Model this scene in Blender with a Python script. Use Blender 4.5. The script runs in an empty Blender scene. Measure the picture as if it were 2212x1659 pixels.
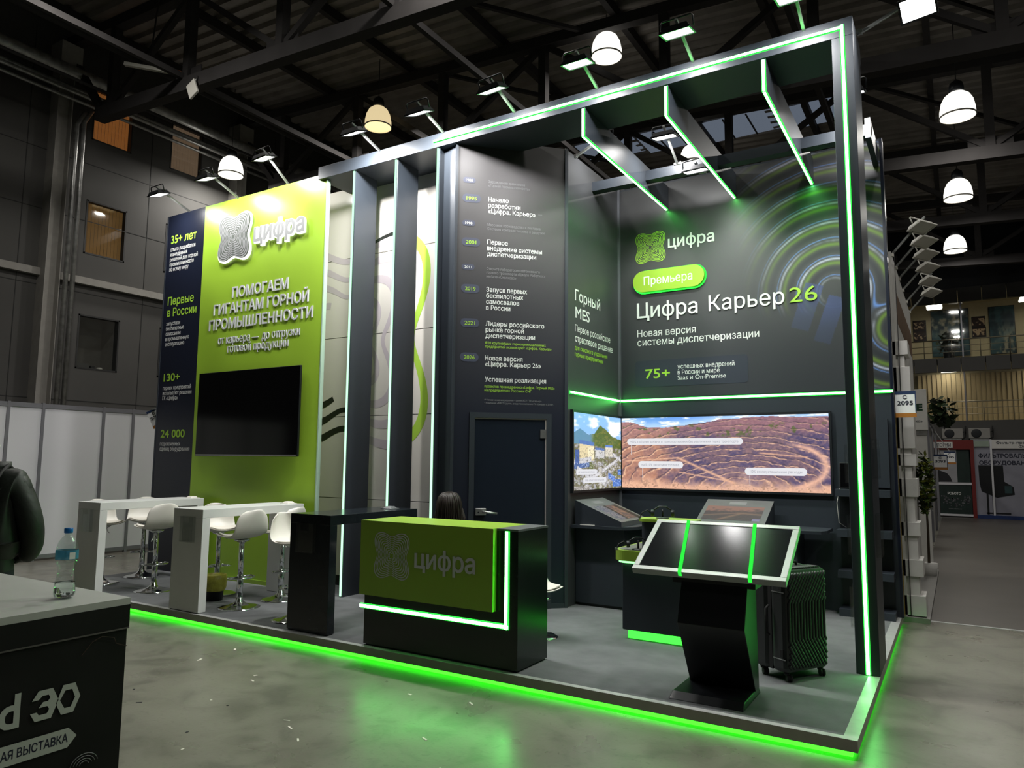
import bpy, bmesh, math, random
import numpy as np
from mathutils import Vector, Matrix, geometry

SC = bpy.context.scene
COL = SC.collection
random.seed(7)

# ------------------------------------------------------------------ camera
YAW, PITCH, ROLL, FPX = 0.55104506, 0.10537176, 0.00920542, 1557.0808
_f = Vector((-math.sin(YAW) * math.cos(PITCH), math.cos(YAW) * math.cos(PITCH), math.sin(PITCH)))
_r = Vector((math.cos(YAW), math.sin(YAW), 0.0))
_u = _r.cross(_f)
_r, _u = _r * math.cos(ROLL) + _u * math.sin(ROLL), _u * math.cos(ROLL) - _r * math.sin(ROLL)
cam_d = bpy.data.cameras.new('camera')
cam_d.sensor_width = 36.0
cam_d.lens = FPX / 2212.0 * 36.0
cam_d.clip_end = 200
cam = bpy.data.objects.new('camera', cam_d)
COL.objects.link(cam)
cam.matrix_world = Matrix(((_r.x, _u.x, -_f.x, 0.0), (_r.y, _u.y, -_f.y, 0.0), (_r.z, _u.z, -_f.z, 1.6), (0, 0, 0, 1)))
SC.camera = cam

# ------------------------------------------------------------------ world, exposure
w = bpy.data.worlds.new('hall_air')
SC.world = w
w.use_nodes = True
w.node_tree.nodes['Background'].inputs[0].default_value = (0.9, 1.0, 0.95, 1)
w.node_tree.nodes['Background'].inputs[1].default_value = 0.02
SC.view_settings.view_transform = 'Standard'
SC.view_settings.look = 'None'
SC.view_settings.exposure = 0.0
SC.view_settings.gamma = 1.0
SC.view_settings.use_curve_mapping = False
SC.cycles.max_bounces = 7
SC.cycles.diffuse_bounces = 3
SC.cycles.glossy_bounces = 3
SC.cycles.transmission_bounces = 6
SC.cycles.transparent_max_bounces = 24
SC.cycles.caustics_reflective = False
SC.cycles.caustics_refractive = False
SC.cycles.adaptive_threshold = 0.02

PENDANT_W = 105.0      # one high-bay hall lamp
FLOOD_W = 52.0        # one stand floodlight

# ------------------------------------------------------------------ materials
def lin(*c):
    return tuple((x / 255 / 12.92 if x / 255 <= 0.04045 else ((x / 255 + 0.055) / 1.055) ** 2.4) for x in c)

MATS = {}
def mat(name, col, rough=0.5, metal=0.0, var=0.0, vscale=8.0, bump=0.0, bscale=60.0, emit=None, es=0.0,
        trans=0.0, ior=1.45, coat=0.0, spec=0.5, stretch=None):
    if name in MATS:
        return MATS[name]
    m = bpy.data.materials.new(name)
    m.use_nodes = True
    nt = m.node_tree
    b = nt.nodes['Principled BSDF']
    b.inputs['Base Color'].default_value = (*col, 1)
    b.inputs['Roughness'].default_value = rough
    b.inputs['Metallic'].default_value = metal
    b.inputs['Specular IOR Level'].default_value = spec
    b.inputs['IOR'].default_value = ior
    b.inputs['Transmission Weight'].default_value = trans
    b.inputs['Coat Weight'].default_value = coat
    if emit:
        b.inputs['Emission Color'].default_value = (*emit, 1)
        b.inputs['Emission Strength'].default_value = es
    if var or bump:
        tc = nt.nodes.new('ShaderNodeTexCoord')
        mp = nt.nodes.new('ShaderNodeMapping')
        nt.links.new(tc.outputs['Object'], mp.inputs[0])
        if stretch:
            mp.inputs['Scale'].default_value = stretch
    if var:
        n = nt.nodes.new('ShaderNodeTexNoise')
        n.inputs['Scale'].default_value = vscale
        n.inputs['Detail'].default_value = 6
        nt.links.new(mp.outputs[0], n.inputs['Vector'])
        r = nt.nodes.new('ShaderNodeMapRange')
        r.inputs['From Min'].default_value = 0.3
        r.inputs['From Max'].default_value = 0.7
        r.inputs['To Min'].default_value = 1 - var
        r.inputs['To Max'].default_value = 1 + var
        nt.links.new(n.outputs[0], r.inputs[0])
        mx = nt.nodes.new('ShaderNodeMix')
        mx.data_type = 'RGBA'
        mx.blend_type = 'MULTIPLY'
        mx.inputs[0].default_value = 1
        mx.inputs[6].default_value = (*col, 1)
        nt.links.new(r.outputs[0], mx.inputs[7])
        nt.links.new(mx.outputs[2], b.inputs['Base Color'])
    if bump:
        n2 = nt.nodes.new('ShaderNodeTexNoise')
        n2.inputs['Scale'].default_value = bscale
        n2.inputs['Detail'].default_value = 4
        nt.links.new(mp.outputs[0], n2.inputs['Vector'])
        bp = nt.nodes.new('ShaderNodeBump')
        bp.inputs['Strength'].default_value = bump
        bp.inputs['Distance'].default_value = 0.01
        nt.links.new(n2.outputs[0], bp.inputs['Height'])
        nt.links.new(bp.outputs[0], b.inputs['Normal'])
    MATS[name] = m
    return m

def emat(name, col, s):
    if name in MATS:
        return MATS[name]
    m = bpy.data.materials.new(name)
    m.use_nodes = True
    nt = m.node_tree
    nt.nodes.clear()
    e = nt.nodes.new('ShaderNodeEmission')
    e.inputs[0].default_value = (*col, 1)
    e.inputs[1].default_value = s
    o = nt.nodes.new('ShaderNodeOutputMaterial')
    nt.links.new(e.outputs[0], o.inputs[0])
    MATS[name] = m
    return m

def clear_mat(name, tint, gloss=0.07):
    """thin clear sheet: see-through with a weak reflection"""
    m = bpy.data.materials.new(name)
    m.use_nodes = True
    nt = m.node_tree
    nt.nodes.clear()
    tr = nt.nodes.new('ShaderNodeBsdfTransparent'); tr.inputs[0].default_value = (*tint, 1)
    gl = nt.nodes.new('ShaderNodeBsdfGlossy'); gl.inputs['Roughness'].default_value = 0.04
    mx = nt.nodes.new('ShaderNodeMixShader'); o = nt.nodes.new('ShaderNodeOutputMaterial')
    mx.inputs[0].default_value = gloss
    nt.links.new(tr.outputs[0], mx.inputs[1]); nt.links.new(gl.outputs[0], mx.inputs[2]); nt.links.new(mx.outputs[0], o.inputs[0])
    MATS[name] = m
    return m

def vmat(name, emission=0.0, rough=0.45):
    """material that shows the printed / displayed colours stored on the mesh"""
    if name in MATS:
        return MATS[name]
    m = bpy.data.materials.new(name)
    m.use_nodes = True
    nt = m.node_tree
    b = nt.nodes['Principled BSDF']
    a = nt.nodes.new('ShaderNodeAttribute')
    a.attribute_name = 'Col'
    b.inputs['Roughness'].default_value = rough
    if emission:
        b.inputs['Base Color'].default_value = (0.01, 0.01, 0.01, 1)
        nt.links.new(a.outputs['Color'], b.inputs['Emission Color'])
        b.inputs['Emission Strength'].default_value = emission
    else:
        nt.links.new(a.outputs['Color'], b.inputs['Base Color'])
    MATS[name] = m
    return m

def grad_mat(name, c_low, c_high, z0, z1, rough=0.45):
    """base colour running from one tone at z0 to another at z1"""
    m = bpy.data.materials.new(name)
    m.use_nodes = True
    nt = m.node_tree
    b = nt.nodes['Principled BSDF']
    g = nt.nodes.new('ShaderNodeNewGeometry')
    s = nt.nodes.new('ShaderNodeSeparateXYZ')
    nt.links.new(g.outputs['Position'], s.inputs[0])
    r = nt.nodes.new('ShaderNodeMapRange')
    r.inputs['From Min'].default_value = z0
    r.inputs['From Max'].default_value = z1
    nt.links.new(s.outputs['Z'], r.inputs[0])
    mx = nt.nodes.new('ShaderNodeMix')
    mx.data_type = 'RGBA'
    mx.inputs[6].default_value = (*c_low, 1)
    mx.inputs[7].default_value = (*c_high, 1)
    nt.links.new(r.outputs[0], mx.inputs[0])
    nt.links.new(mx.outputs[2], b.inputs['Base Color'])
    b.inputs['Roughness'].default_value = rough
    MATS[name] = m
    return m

M_graphite = mat('graphite_laminate', (0.030, 0.037, 0.047), 0.42, var=0.05, vscale=3, bump=0.03, bscale=300)
M_black = mat('black_laminate', (0.008, 0.009, 0.011), 0.35, var=0.05)
M_dark = mat('dark_paint', (0.014, 0.016, 0.020), 0.4, var=0.08)
M_lime = mat('lime_laminate', (0.27, 0.43, 0.045), 0.38, var=0.03, vscale=2, bump=0.02, bscale=200)
M_limep = mat('lime_print', (0.32, 0.53, 0.040), 0.33, var=0.02, vscale=1.5)
M_navy = mat('navy_print', (0.009, 0.012, 0.025), 0.30, var=0.03)
M_white = mat('white_laminate', (0.72, 0.74, 0.72), 0.28, var=0.02)
M_gloss = mat('glossy_white_panel', (0.66, 0.63, 0.58), 0.16, var=0.02, vscale=1, coat=0.3)
M_plastic = mat('white_plastic', (0.74, 0.72, 0.66), 0.38, var=0.02)
M_cush = mat('white_cushion', (0.70, 0.67, 0.60), 0.6, var=0.03, bump=0.05)
M_chrome = mat('chrome', (0.75, 0.76, 0.77), 0.07, 1.0, var=0.02)
M_steel = mat('brushed_steel', (0.55, 0.55, 0.54), 0.35, 1.0, var=0.06, vscale=20)
M_alu = mat('aluminium_trim', (0.45, 0.46, 0.45), 0.42, 0.2, var=0.08, vscale=12)
M_carpet = mat('grey_carpet', (0.150, 0.158, 0.162), 0.95, var=0.16, vscale=5, bump=0.5, bscale=420)
M_twhite = mat('white_ink', (0.74, 0.76, 0.74), 0.5, var=0.01)
M_tgrey = mat('grey_ink', (0.22, 0.22, 0.23), 0.5, var=0.01)
M_tlime = mat('lime_ink', (0.34, 0.60, 0.05), 0.5, var=0.01)
M_tdark = mat('dark_ink', (0.01, 0.012, 0.03), 0.5, var=0.01)
M_letter = mat('grey_foam_letter', (0.60, 0.61, 0.64), 0.5, var=0.02)
M_pill = mat('slate_ink', (0.055, 0.062, 0.10), 0.45, var=0.02)
M_box = mat('slate_box_ink', (0.030, 0.036, 0.052), 0.45, var=0.02)
M_rubber = mat('black_rubber', (0.012, 0.012, 0.012), 0.7, var=0.1)
M_screen = mat('switched_off_screen', (0.002, 0.002, 0.0025), 0.10, var=0.02)
M_halo = emat('white_letter_backlight', (1.0, 1.0, 0.93), 1.5)
M_led = emat('green_led_core', (0.13, 1.0, 0.16), 36.0)
M_ledg = emat('green_led_rim', (0.022, 1.0, 0.045), 2.6)
M_ledthin = emat('pale_green_led', (0.52, 1.0, 0.64), 1.5)
M_ledpl = emat('green_plinth_diffuser', (0.030, 1.0, 0.012), 5.0)
M_painted_glow = emat('green_painted_glow', (0.035, 1.0, 0.07), 0.95)  # glow standing in for green LED light on the kiosk
M_floodface = emat('flood_face', (1.0, 1.0, 0.98), 14.0)
M_acryl = clear_mat('clear_acrylic', (0.95, 0.96, 0.955), 0.06)
M_hallwall = mat('grey_wall_panel', (0.085, 0.082, 0.078), 0.7, var=0.10, vscale=0.7)
M_hallsteel = mat('grey_structural_steel', (0.095, 0.092, 0.09), 0.55, var=0.12, vscale=3)
M_roofsteel = mat('dark_roof_steel', (0.040, 0.037, 0.037), 0.8, spec=0.25, var=0.12, vscale=3)
M_colgrey = mat('grey_painted_column', (0.34, 0.325, 0.30), 0.6, var=0.08)
M_galv = mat('galvanised_pipe', (0.42, 0.42, 0.41), 0.32, 0.7, var=0.3, vscale=9)
M_partition = mat('white_partition_board', (0.66, 0.66, 0.69), 0.5, var=0.03, vscale=1)
M_partpost = mat('partition_post', (0.22, 0.22, 0.24), 0.4, 0.4, var=0.05)

# ------------------------------------------------------------------ mesh helpers
class MB:
    def __init__(s):
        s.v, s.f, s.m, s.sm = [], [], [], []
        s.T = None
    def vert(s, p):
        p = Vector(p)
        s.v.append(s.T @ p if s.T is not None else p)
        return len(s.v) - 1
    def face(s, idx, mi=0, smooth=False):
        s.f.append(tuple(idx)); s.m.append(mi); s.sm.append(smooth)
    def quad(s, a, b, c, d, mi=0):
        s.face([s.vert(p) for p in (a, b, c, d)], mi)
        return s
    def box(s, x0, x1, y0, y1, z0, z1, mi=0):
        i = [s.vert((x, y, z)) for z in (z0, z1) for y in (y0, y1) for x in (x0, x1)]
        for q in ((0, 2, 3, 1), (4, 5, 7, 6), (0, 1, 5, 4), (2, 6, 7, 3), (0, 4, 6, 2), (1, 3, 7, 5)):
            s.face([i[k] for k in q], mi)
        return s
    def hexa(s, p, mi=0):
        i = [s.vert(q) for q in p]      # 4 bottom then 4 top, same order
        for q in ((3, 2, 1, 0), (4, 5, 6, 7), (0, 1, 5, 4), (1, 2, 6, 5), (2, 3, 7, 6), (3, 0, 4, 7)):
            s.face([i[k] for k in q], mi)
        return s
    def prism(s, pts, d, mi=0):
        """pts: planar loop of 3D points, extruded by vector d"""
        d = Vector(d)
        a = [s.vert(p) for p in pts]
        b = [s.vert(Vector(p) + d) for p in pts]
        n = len(a)
        s.face(a[::-1], mi); s.face(b, mi)
        for k in range(n):
            s.face((a[k], a[(k + 1) % n], b[(k + 1) % n], b[k]), mi)
        return s
    def beam(s, p, q, wd, hg, mi=0, up=(0, 0, 1)):
        p, q = Vector(p), Vector(q)
        d = (q - p).normalized()
        a = Vector(up)
        if abs(d.dot(a)) > 0.95:
            a = Vector((0, 1, 0))
        sd = d.cross(a).normalized() * wd / 2
        u = sd.cross(d).normalized() * hg / 2
        return s.hexa([p - sd - u, p + sd - u, q + sd - u, q - sd - u, p - sd + u, p + sd + u, q + sd + u, q - sd + u], mi)
    def tube(s, path, r, n=10, mi=0, cap=True):
        path = [Vector(p) for p in path]
        rs = r if isinstance(r, (list, tuple)) else [r] * len(path)
        rings = []
        up = None
        for k, p in enumerate(path):
            d = (path[min(k + 1, len(path) - 1)] - path[max(k - 1, 0)]).normalized()
            if up is None:
                up = Vector((0, 0, 1)) if abs(d.z) < 0.9 else Vector((0, 1, 0))
            a = d.cross(up).normalized()
            b = a.cross(d).normalized()
            up = b
            rings.append([s.vert(p + (a * math.cos(t) + b * math.sin(t)) * rs[k]) for t in [2 * math.pi * j / n for j in range(n)]])
        for k in range(len(rings) - 1):
            for j in range(n):
                s.face((rings[k][j], rings[k + 1][j], rings[k + 1][(j + 1) % n], rings[k][(j + 1) % n]), mi, True)
        if cap:
            s.face(rings[0], mi); s.face(rings[-1][::-1], mi)
        return s
    def lathe(s, prof, n=24, c=(0, 0, 0), mi=0, cap=True):
        c = Vector(c)
        rings = []
        for r, z in prof:
            rings.append([s.vert(c + Vector((r * math.cos(2 * math.pi * j / n), r * math.sin(2 * math.pi * j / n), z))) for j in range(n)])
        for k in range(len(rings) - 1):
            for j in range(n):
                s.face((rings[k][j], rings[k][(j + 1) % n], rings[k + 1][(j + 1) % n], rings[k + 1][j]), mi, True)
        if cap:
            s.face(rings[0][::-1], mi); s.face(rings[-1], mi)
        return s

def mk(name, mb, mats, parent=None, off=(0, 0, 0), bevel=0.0, sub=0, solid=0.0):
    me = bpy.data.meshes.new(name)
    off = Vector(off)
    me.from_pydata([v - off for v in mb.v], [], mb.f)
    for m in (mats if isinstance(mats, (list, tuple)) else [mats]):
        me.materials.append(m)
    me.polygons.foreach_set('material_index', mb.m)
    me.polygons.foreach_set('use_smooth', mb.sm)
    me.update()
    o = bpy.data.objects.new(name, me)
    COL.objects.link(o)
    if parent is not None:
        o.parent = parent
    if solid:
        md = o.modifiers.new('thickness', 'SOLIDIFY'); md.thickness = solid; md.offset = 0
    if sub:
        md = o.modifiers.new('smooth', 'SUBSURF'); md.levels = sub; md.render_levels = sub
    if bevel:
        md = o.modifiers.new('edge', 'BEVEL'); md.width = bevel; md.segments = 2; md.limit_method = 'ANGLE'; md.angle_limit = math.radians(40)
    return o

def tag(o, label=None, cat=None, group=None, kind=None):
    if label: o['label'] = label
    if cat: o['category'] = cat
    if group: o['group'] = group
    if kind: o['kind'] = kind
    return o

def thing(name, loc, label, cat, group=None, rotz=0.0, kind=None):
    o = bpy.data.objects.new(name, None)
    o.empty_display_size = 0.2
    COL.objects.link(o)
    o.location = loc
    o.rotation_euler = (0, 0, rotz)
    return tag(o, label, cat, group, kind)

def part(t, name, mb, mats, bevel=0.0, sub=0, solid=0.0, local=False):
    """child mesh; mb is in world coordinates unless local"""
    off = (0, 0, 0)
    if not local:
        off, q = Vector((0, 0, 0)), t
        while q is not None:
            off = off + Vector(q.location); q = q.parent
    return mk(name, mb, mats, t, off, bevel, sub, solid)

def ptag(o, label):
    o['label'] = label
    return o

def copy_tree(o, parent=None):
    c = o.copy()
    COL.objects.link(c)
    c.parent = parent
    for ch in list(KIDS.get(o.name, o.children)):
        copy_tree(ch, c)
    return c
KIDS = {}

class Frame:
    def __init__(s, o, U, V=(0, 0, 1)):
        s.o, s.U, s.V = Vector(o), Vector(U).normalized(), Vector(V).normalized()
        s.N = s.U.cross(s.V)
    def p(s, u, v, n=0.0):
        return s.o + s.U * u + s.V * v + s.N * n

# ------------------------------------------------------------------ lettering
_glyphs, _raw = {}, {}
def raw_contours(txt):
    """closed outlines of a piece of text in the built-in face, size 1"""
    if txt in _raw:
        return _raw[txt]
    c = bpy.data.curves.new('lettering', 'FONT')
    c.body = txt
    o = bpy.data.objects.new('lettering', c)
    COL.objects.link(o)
    dg = bpy.context.evaluated_depsgraph_get()
    cu = o.evaluated_get(dg).to_curve(dg)
    polys = []
    for sp in cu.splines:
        if sp.type == 'BEZIER':
            pts, n = [], len(sp.bezier_points)
            for k in range(n):
                a, b = sp.bezier_points[k], sp.bezier_points[(k + 1) % n]
                straight = (a.co - a.handle_right).length < 1e-5 and (b.co - b.handle_left).length < 1e-5
                mid = (a.co + b.co) / 2
                q = geometry.interpolate_bezier(a.co, a.handle_right, b.handle_left, b.co, 5)
                if straight or (q[2] - mid).length < 2e-3:
                    pts.append(a.co.xy.copy())
                else:
                    pts += [Vector(x).xy for x in q[:-1]]
        else:
            pts = [p.co.xy.copy() for p in sp.points]
        cl = []
        for p in pts:
            if not cl or (p - cl[-1]).length > 1e-4:
                cl.append(p)
        if len(cl) > 1 and (cl[0] - cl[-1]).length < 1e-4:
            cl.pop()
        if len(cl) > 2:
            polys.append(cl)
    o.evaluated_get(dg).to_curve_clear()
    bpy.data.objects.remove(o)
    bpy.data.curves.remove(c)
    _raw[txt] = polys
    return polys

def advance(ch):
    right = lambda P_: max(p.x for P in P_ for p in P)
    if ch == ' ':
        return right(raw_contours('н н')) - right(raw_contours('нн'))
    return right(raw_contours(ch + ch)) - right(raw_contours(ch))

def glyph(ch, b):
    """filled letter with stroke weight b: (points, triangles, outline edges, advance); overlapping outlines are merged"""
    if (ch, b) in _glyphs:
        return _glyphs[ch, b]
    if ch == ' ':
        _glyphs[ch, b] = ([], [], [], advance(ch))
        return _glyphs[ch, b]
    polys = raw_contours(ch)
    area = lambda P: sum(P[i - 1].x * P[i].y - P[i].x * P[i - 1].y for i in range(len(P))) / 2
    A = [area(P) for P in polys]
    if max(A, key=abs) < 0:
        polys = [P[::-1] for P in polys]
    L = []
    for P in polys:
        k, Q = len(P), []
        for i in range(k):
            e1, e2 = (P[i] - P[i - 1]).normalized(), (P[(i + 1) % k] - P[i]).normalized()
            nn = Vector((e1.y + e2.y, -e1.x - e2.x))
            if nn.length < 1e-6:
                nn = Vector((e1.y, -e1.x))
            nn.normalize()
            cs = max(0.6, nn.dot(Vector((e1.y, -e1.x))))
            Q.append(P[i] + nn * (b / cs))
        L.append(Q)
    pts, ed = [], []
    for Q in L:
        k0 = len(pts)
        pts += Q
        ed += [(k0 + i, k0 + (i + 1) % len(Q)) for i in range(len(Q))]
    V, E_, F_, _, _, _ = geometry.delaunay_2d_cdt(pts, ed, [], 0, 1e-5)
    segs = [(Q[i - 1].x, Q[i - 1].y, Q[i].x, Q[i].y) for Q in L for i in range(len(Q))]
    tris = []
    for f in F_:
        cx = sum(V[i].x for i in f) / len(f); cy = sum(V[i].y for i in f) / len(f)
        wn = 0
        for x0, y0, x1, y1 in segs:
            if y0 <= cy < y1:
                if (x1 - x0) * (cy - y0) - (cx - x0) * (y1 - y0) > 0: wn += 1
            elif y1 <= cy < y0:
                if (x1 - x0) * (cy - y0) - (cx - x0) * (y1 - y0) < 0: wn -= 1
        if wn > 0:
            a_ = sum(V[f[i - 1]].x * V[f[i]].y - V[f[i]].x * V[f[i - 1]].y for i in range(len(f)))
            tris.append(tuple(f) if a_ > 0 else tuple(f)[::-1])
    cnt = {}
    for f in tris:
        for i in range(len(f)):
            cnt[(f[i - 1], f[i])] = cnt.get((f[i - 1], f[i]), 0) + 1
    edge = [e for e in cnt if (e[1], e[0]) not in cnt]
    _glyphs[ch, b] = ([(v.x, v.y) for v in V], tris, edge, advance(ch))
    return _glyphs[ch, b]

def put_text(mb, fr, txt, u, v, w, h, b=0.0, n=0.003, d=0.0, mi=0):
    """write txt on frame fr: left u, baseline v, total width w, cap height h, extra stroke weight b, proud by n, thick d"""
    gs, x, lo, hi = [], 0.0, 1e9, -1e9
    for ch in txt:
        g = glyph(ch, b)
        gs.append((g, x))
        if g[0]:
            lo, hi = min(lo, x + min(p[0] for p in g[0])), max(hi, x + max(p[0] for p in g[0]))
        x += g[3]
    sx, sy = w / (hi - lo), h / 0.727
    for (V, T, E_, _), x in gs:
        used = sorted({i for t in T for i in t})
        top = {i: mb.vert(fr.p(u + (V[i][0] + x - lo) * sx, v + V[i][1] * sy, n + d)) for i in used}
        for t in T:
            mb.face([top[i] for i in t], mi)
        if d:
            bot = {i: mb.vert(fr.p(u + (V[i][0] + x - lo) * sx, v + V[i][1] * sy, n)) for i in {i for e in E_ for i in e}}
            for i, j in E_:
                mb.face((bot[i], bot[j], top[j], top[i]), mi)
    return mb

def rrect(fr, u0, u1, v0, v1, r, n=0.003, seg=8):
    pts = []
    for cx, cy, a0 in ((u1 - r, v0 + r, -90), (u1 - r, v1 - r, 0), (u0 + r, v1 - r, 90), (u0 + r, v0 + r, 180)):
        for k in range(seg + 1):
            a = math.radians(a0 + 90 * k / seg)
            pts.append(fr.p(cx + r * math.cos(a), cy + r * math.sin(a), n))
    return pts

def clover_r(t, k):
    """radius of the clover ring k (1 outermost .. 0 centre) in direction t"""
    b = 0.20 + 0.10 * (1 - k)
    return 1.045 * (1 + b * math.cos(4 * t - math.pi))

def clover_ring(mb, fr, cu, cv, s, k, wd, n, d=0.0, mi=0, seg=72, keep=None):
    """one closed ring of the clover emblem as a flat band (optionally thick)"""
    pts = []
    for j in range(seg):
        t = 2 * math.pi * j / seg
        r = clover_r(t, k) * k * s
        pts.append((r * math.cos(t), r * math.sin(t)))
    ii, oo = [], []
    for j in range(seg):
        a, b = pts[j - 1], pts[(j + 1) % seg]
        tx, ty = b[0] - a[0], b[1] - a[1]
        l = math.hypot(tx, ty)
        wl = wd * (clover_r(2 * math.pi * j / seg, k) / 1.2) ** 1.3
        nx, ny = ty / l * wl / 2, -tx / l * wl / 2
        oo.append((cu + pts[j][0] + nx, cv + pts[j][1] + ny))
        ii.append((cu + pts[j][0] - nx, cv + pts[j][1] - ny))
    for j in range(seg):
        q = (j + 1) % seg
        if keep and not keep(cu + pts[j][0], cv + pts[j][1]):
            continue
        A = [fr.p(*oo[j], n + d), fr.p(*oo[q], n + d), fr.p(*ii[q], n + d), fr.p(*ii[j], n + d)]
        mb.quad(*A, mi=mi)
        if d:
            mb.quad(fr.p(*oo[j], n), fr.p(*oo[q], n), A[1], A[0], mi=mi)
            mb.quad(fr.p(*ii[q], n), fr.p(*ii[j], n), A[3], A[2], mi=mi)
    return mb

def clover_disc(mb, fr, cu, cv, s, k, n, d, mi=0, seg=72):
    L = []
    for j in range(seg):
        t = 2 * math.pi * j / seg
        r = clover_r(t, min(k, 1.0)) * k * s
        L.append((cu + r * math.cos(t), cv + r * math.sin(t)))
    mb.prism([fr.p(*q, n) for q in L], fr.N * d, mi)
    return mb

RINGS = [0.13 + 0.87 * i / 9 for i in range(10)]
def emblem(mb, fr, cu, cv, s, n, d=0.0, wd=0.05, mi=0, sv=1.0):
    for k in RINGS:
        clover_ring(mb, fr, cu, cv, s, k, wd * s * (0.8 + 0.35 * k), n, d, mi, seg=72 if k > 0.4 else 40)
    return mb

def led(t, fr, a, b, wd, name='led_strip', thin=False, off=0.001, hgt=0.012, mats=None):
    """light strip on frame fr from (u,v) a to b: bright core with two saturated rims"""
    a, b = Vector(a), Vector(b)
    d = (b - a).normalized()
    s = Vector((-d.y, d.x))
    mb = MB()
    prof = [(-0.5, 0.0, 1), (-0.36, 0.75, 1), (-0.30, 1.0, 0), (0.30, 1.0, 0), (0.36, 0.75, 1), (0.5, 0.0, 1)]
    ra = [mb.vert(fr.p(*(a + s * (x * wd)), off + h * hgt)) for x, h, _ in prof]
    rb = [mb.vert(fr.p(*(b + s * (x * wd)), off + h * hgt)) for x, h, _ in prof]
    mi = [1, 1, 0, 1, 1]
    for k in range(5):
        mb.face((ra[k], rb[k], rb[k + 1], ra[k + 1])[::-1], mi[k])
    mb.face(ra, 1); mb.face(rb[::-1], 1)
    return part(t, name, mb, mats or [M_led, M_ledg])

# ------------------------------------------------------------------ painted (printed / displayed) surfaces
_rng = np.random.RandomState(3)
_lat = _rng.rand(64, 64)
def vnoise(x, y):
    xi, yi = np.floor(x).astype(int), np.floor(y).astype(int)
    fx, fy = x - xi, y - yi
    fx, fy = fx * fx * (3 - 2 * fx), fy * fy * (3 - 2 * fy)
    g = lambda i, j: _lat[i % 64, j % 64]
    return (g(xi, yi) * (1 - fx) + g(xi + 1, yi) * fx) * (1 - fy) + (g(xi, yi + 1) * (1 - fx) + g(xi + 1, yi + 1) * fx) * fy
def fbm(x, y, o=4):
    s, a, t = 0, 0.5, 0
    for k in range(o):
        s = s + a * vnoise(x * 2 ** k + 17 * k, y * 2 ** k + 31 * k); t += a; a *= 0.55
    return s / t
def mixc(c, d, t):
    return c * (1 - t[..., None]) + np.array(d) * t[..., None]
def sst(a, b, x):
    t = np.clip((x - a) / (b - a), 0, 1)
    return t * t * (3 - 2 * t)

def paint(t, name, fr, u0, u1, v0, v1, nx, ny, fn, m, n=0.003):
    U, V = np.meshgrid(np.linspace(0, 1, nx + 1), np.linspace(0, 1, ny + 1))
    rgb = np.clip(fn(U, V), 0, 1)
    rgb = np.where(rgb <= 0.04045, rgb / 12.92, ((rgb + 0.055) / 1.055) ** 2.4)
    off = Vector((0, 0, 0)); q = t
    while q is not None:
        off = off + Vector(q.location); q = q.parent
    o_ = np.array(fr.p(0, 0, n) - off)
    P = o_ + (u0 + (u1 - u0) * U)[..., None] * np.array(fr.U) + (v0 + (v1 - v0) * V)[..., None] * np.array(fr.V)
    idx = np.arange((nx + 1) * (ny + 1)).reshape(ny + 1, nx + 1)
    q = np.stack([idx[:-1, :-1], idx[:-1, 1:], idx[1:, 1:], idx[1:, :-1]], -1).reshape(-1, 4)
    me = bpy.data.meshes.new(name)
    me.vertices.add(P.shape[0] * P.shape[1])
    me.vertices.foreach_set('co', P.reshape(-1))
    me.loops.add(q.size)
    me.loops.foreach_set('vertex_index', q.reshape(-1).astype(np.int32))
    me.polygons.add(len(q))
    me.polygons.foreach_set('loop_start', np.arange(0, q.size, 4, dtype=np.int32))
    me.polygons.foreach_set('loop_total', np.full(len(q), 4, dtype=np.int32))
    a = me.color_attributes.new('Col', 'FLOAT_COLOR', 'POINT')
    a.data.foreach_set('color', np.concatenate([rgb, np.ones(rgb.shape[:2] + (1,))], -1).reshape(-1))
    me.materials.append(m)
    me.update(calc_edges=True)
    ob = bpy.data.objects.new(name, me)
    COL.objects.link(ob)
    ob.parent = t
    return ob

# ------------------------------------------------------------------ skinned figures
def skin(name, pts, edges, mats, parent, sub=2, root=0, matfn=None):
    me = bpy.data.meshes.new(name)
    me.from_pydata([p[:3] for p in pts], edges, [])
    o = bpy.data.objects.new(name, me)
    COL.objects.link(o)
    md = o.modifiers.new('skin', 'SKIN')
    md.use_smooth_shade = True
    sv = me.skin_vertices[0].data
    for k, p in enumerate(pts):
        r = p[3]
        sv[k].radius = r if isinstance(r, tuple) else (r, r)
        sv[k].use_root = (k == root)
    s = o.modifiers.new('sub', 'SUBSURF'); s.levels = sub; s.render_levels = sub
    dg = bpy.context.evaluated_depsgraph_get()
    m2 = bpy.data.meshes.new_from_object(o.evaluated_get(dg))
    m2.name = name
    bpy.data.objects.remove(o)
    ob = bpy.data.objects.new(name, m2)
    COL.objects.link(ob)
    ob.parent = parent
    m2.materials.clear()
    for m in (mats if isinstance(mats, list) else [mats]):
        m2.materials.append(m)
    for p in m2.polygons:
        p.use_smooth = True
        p.material_index = matfn(p.center) if matfn else 0
    return ob

# =================================================================== HALL SETTING
ZP = 0.1                                   # top of the stand's platform
def roof_z(x):
    return 9.35 - 0.059 * x

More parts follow.
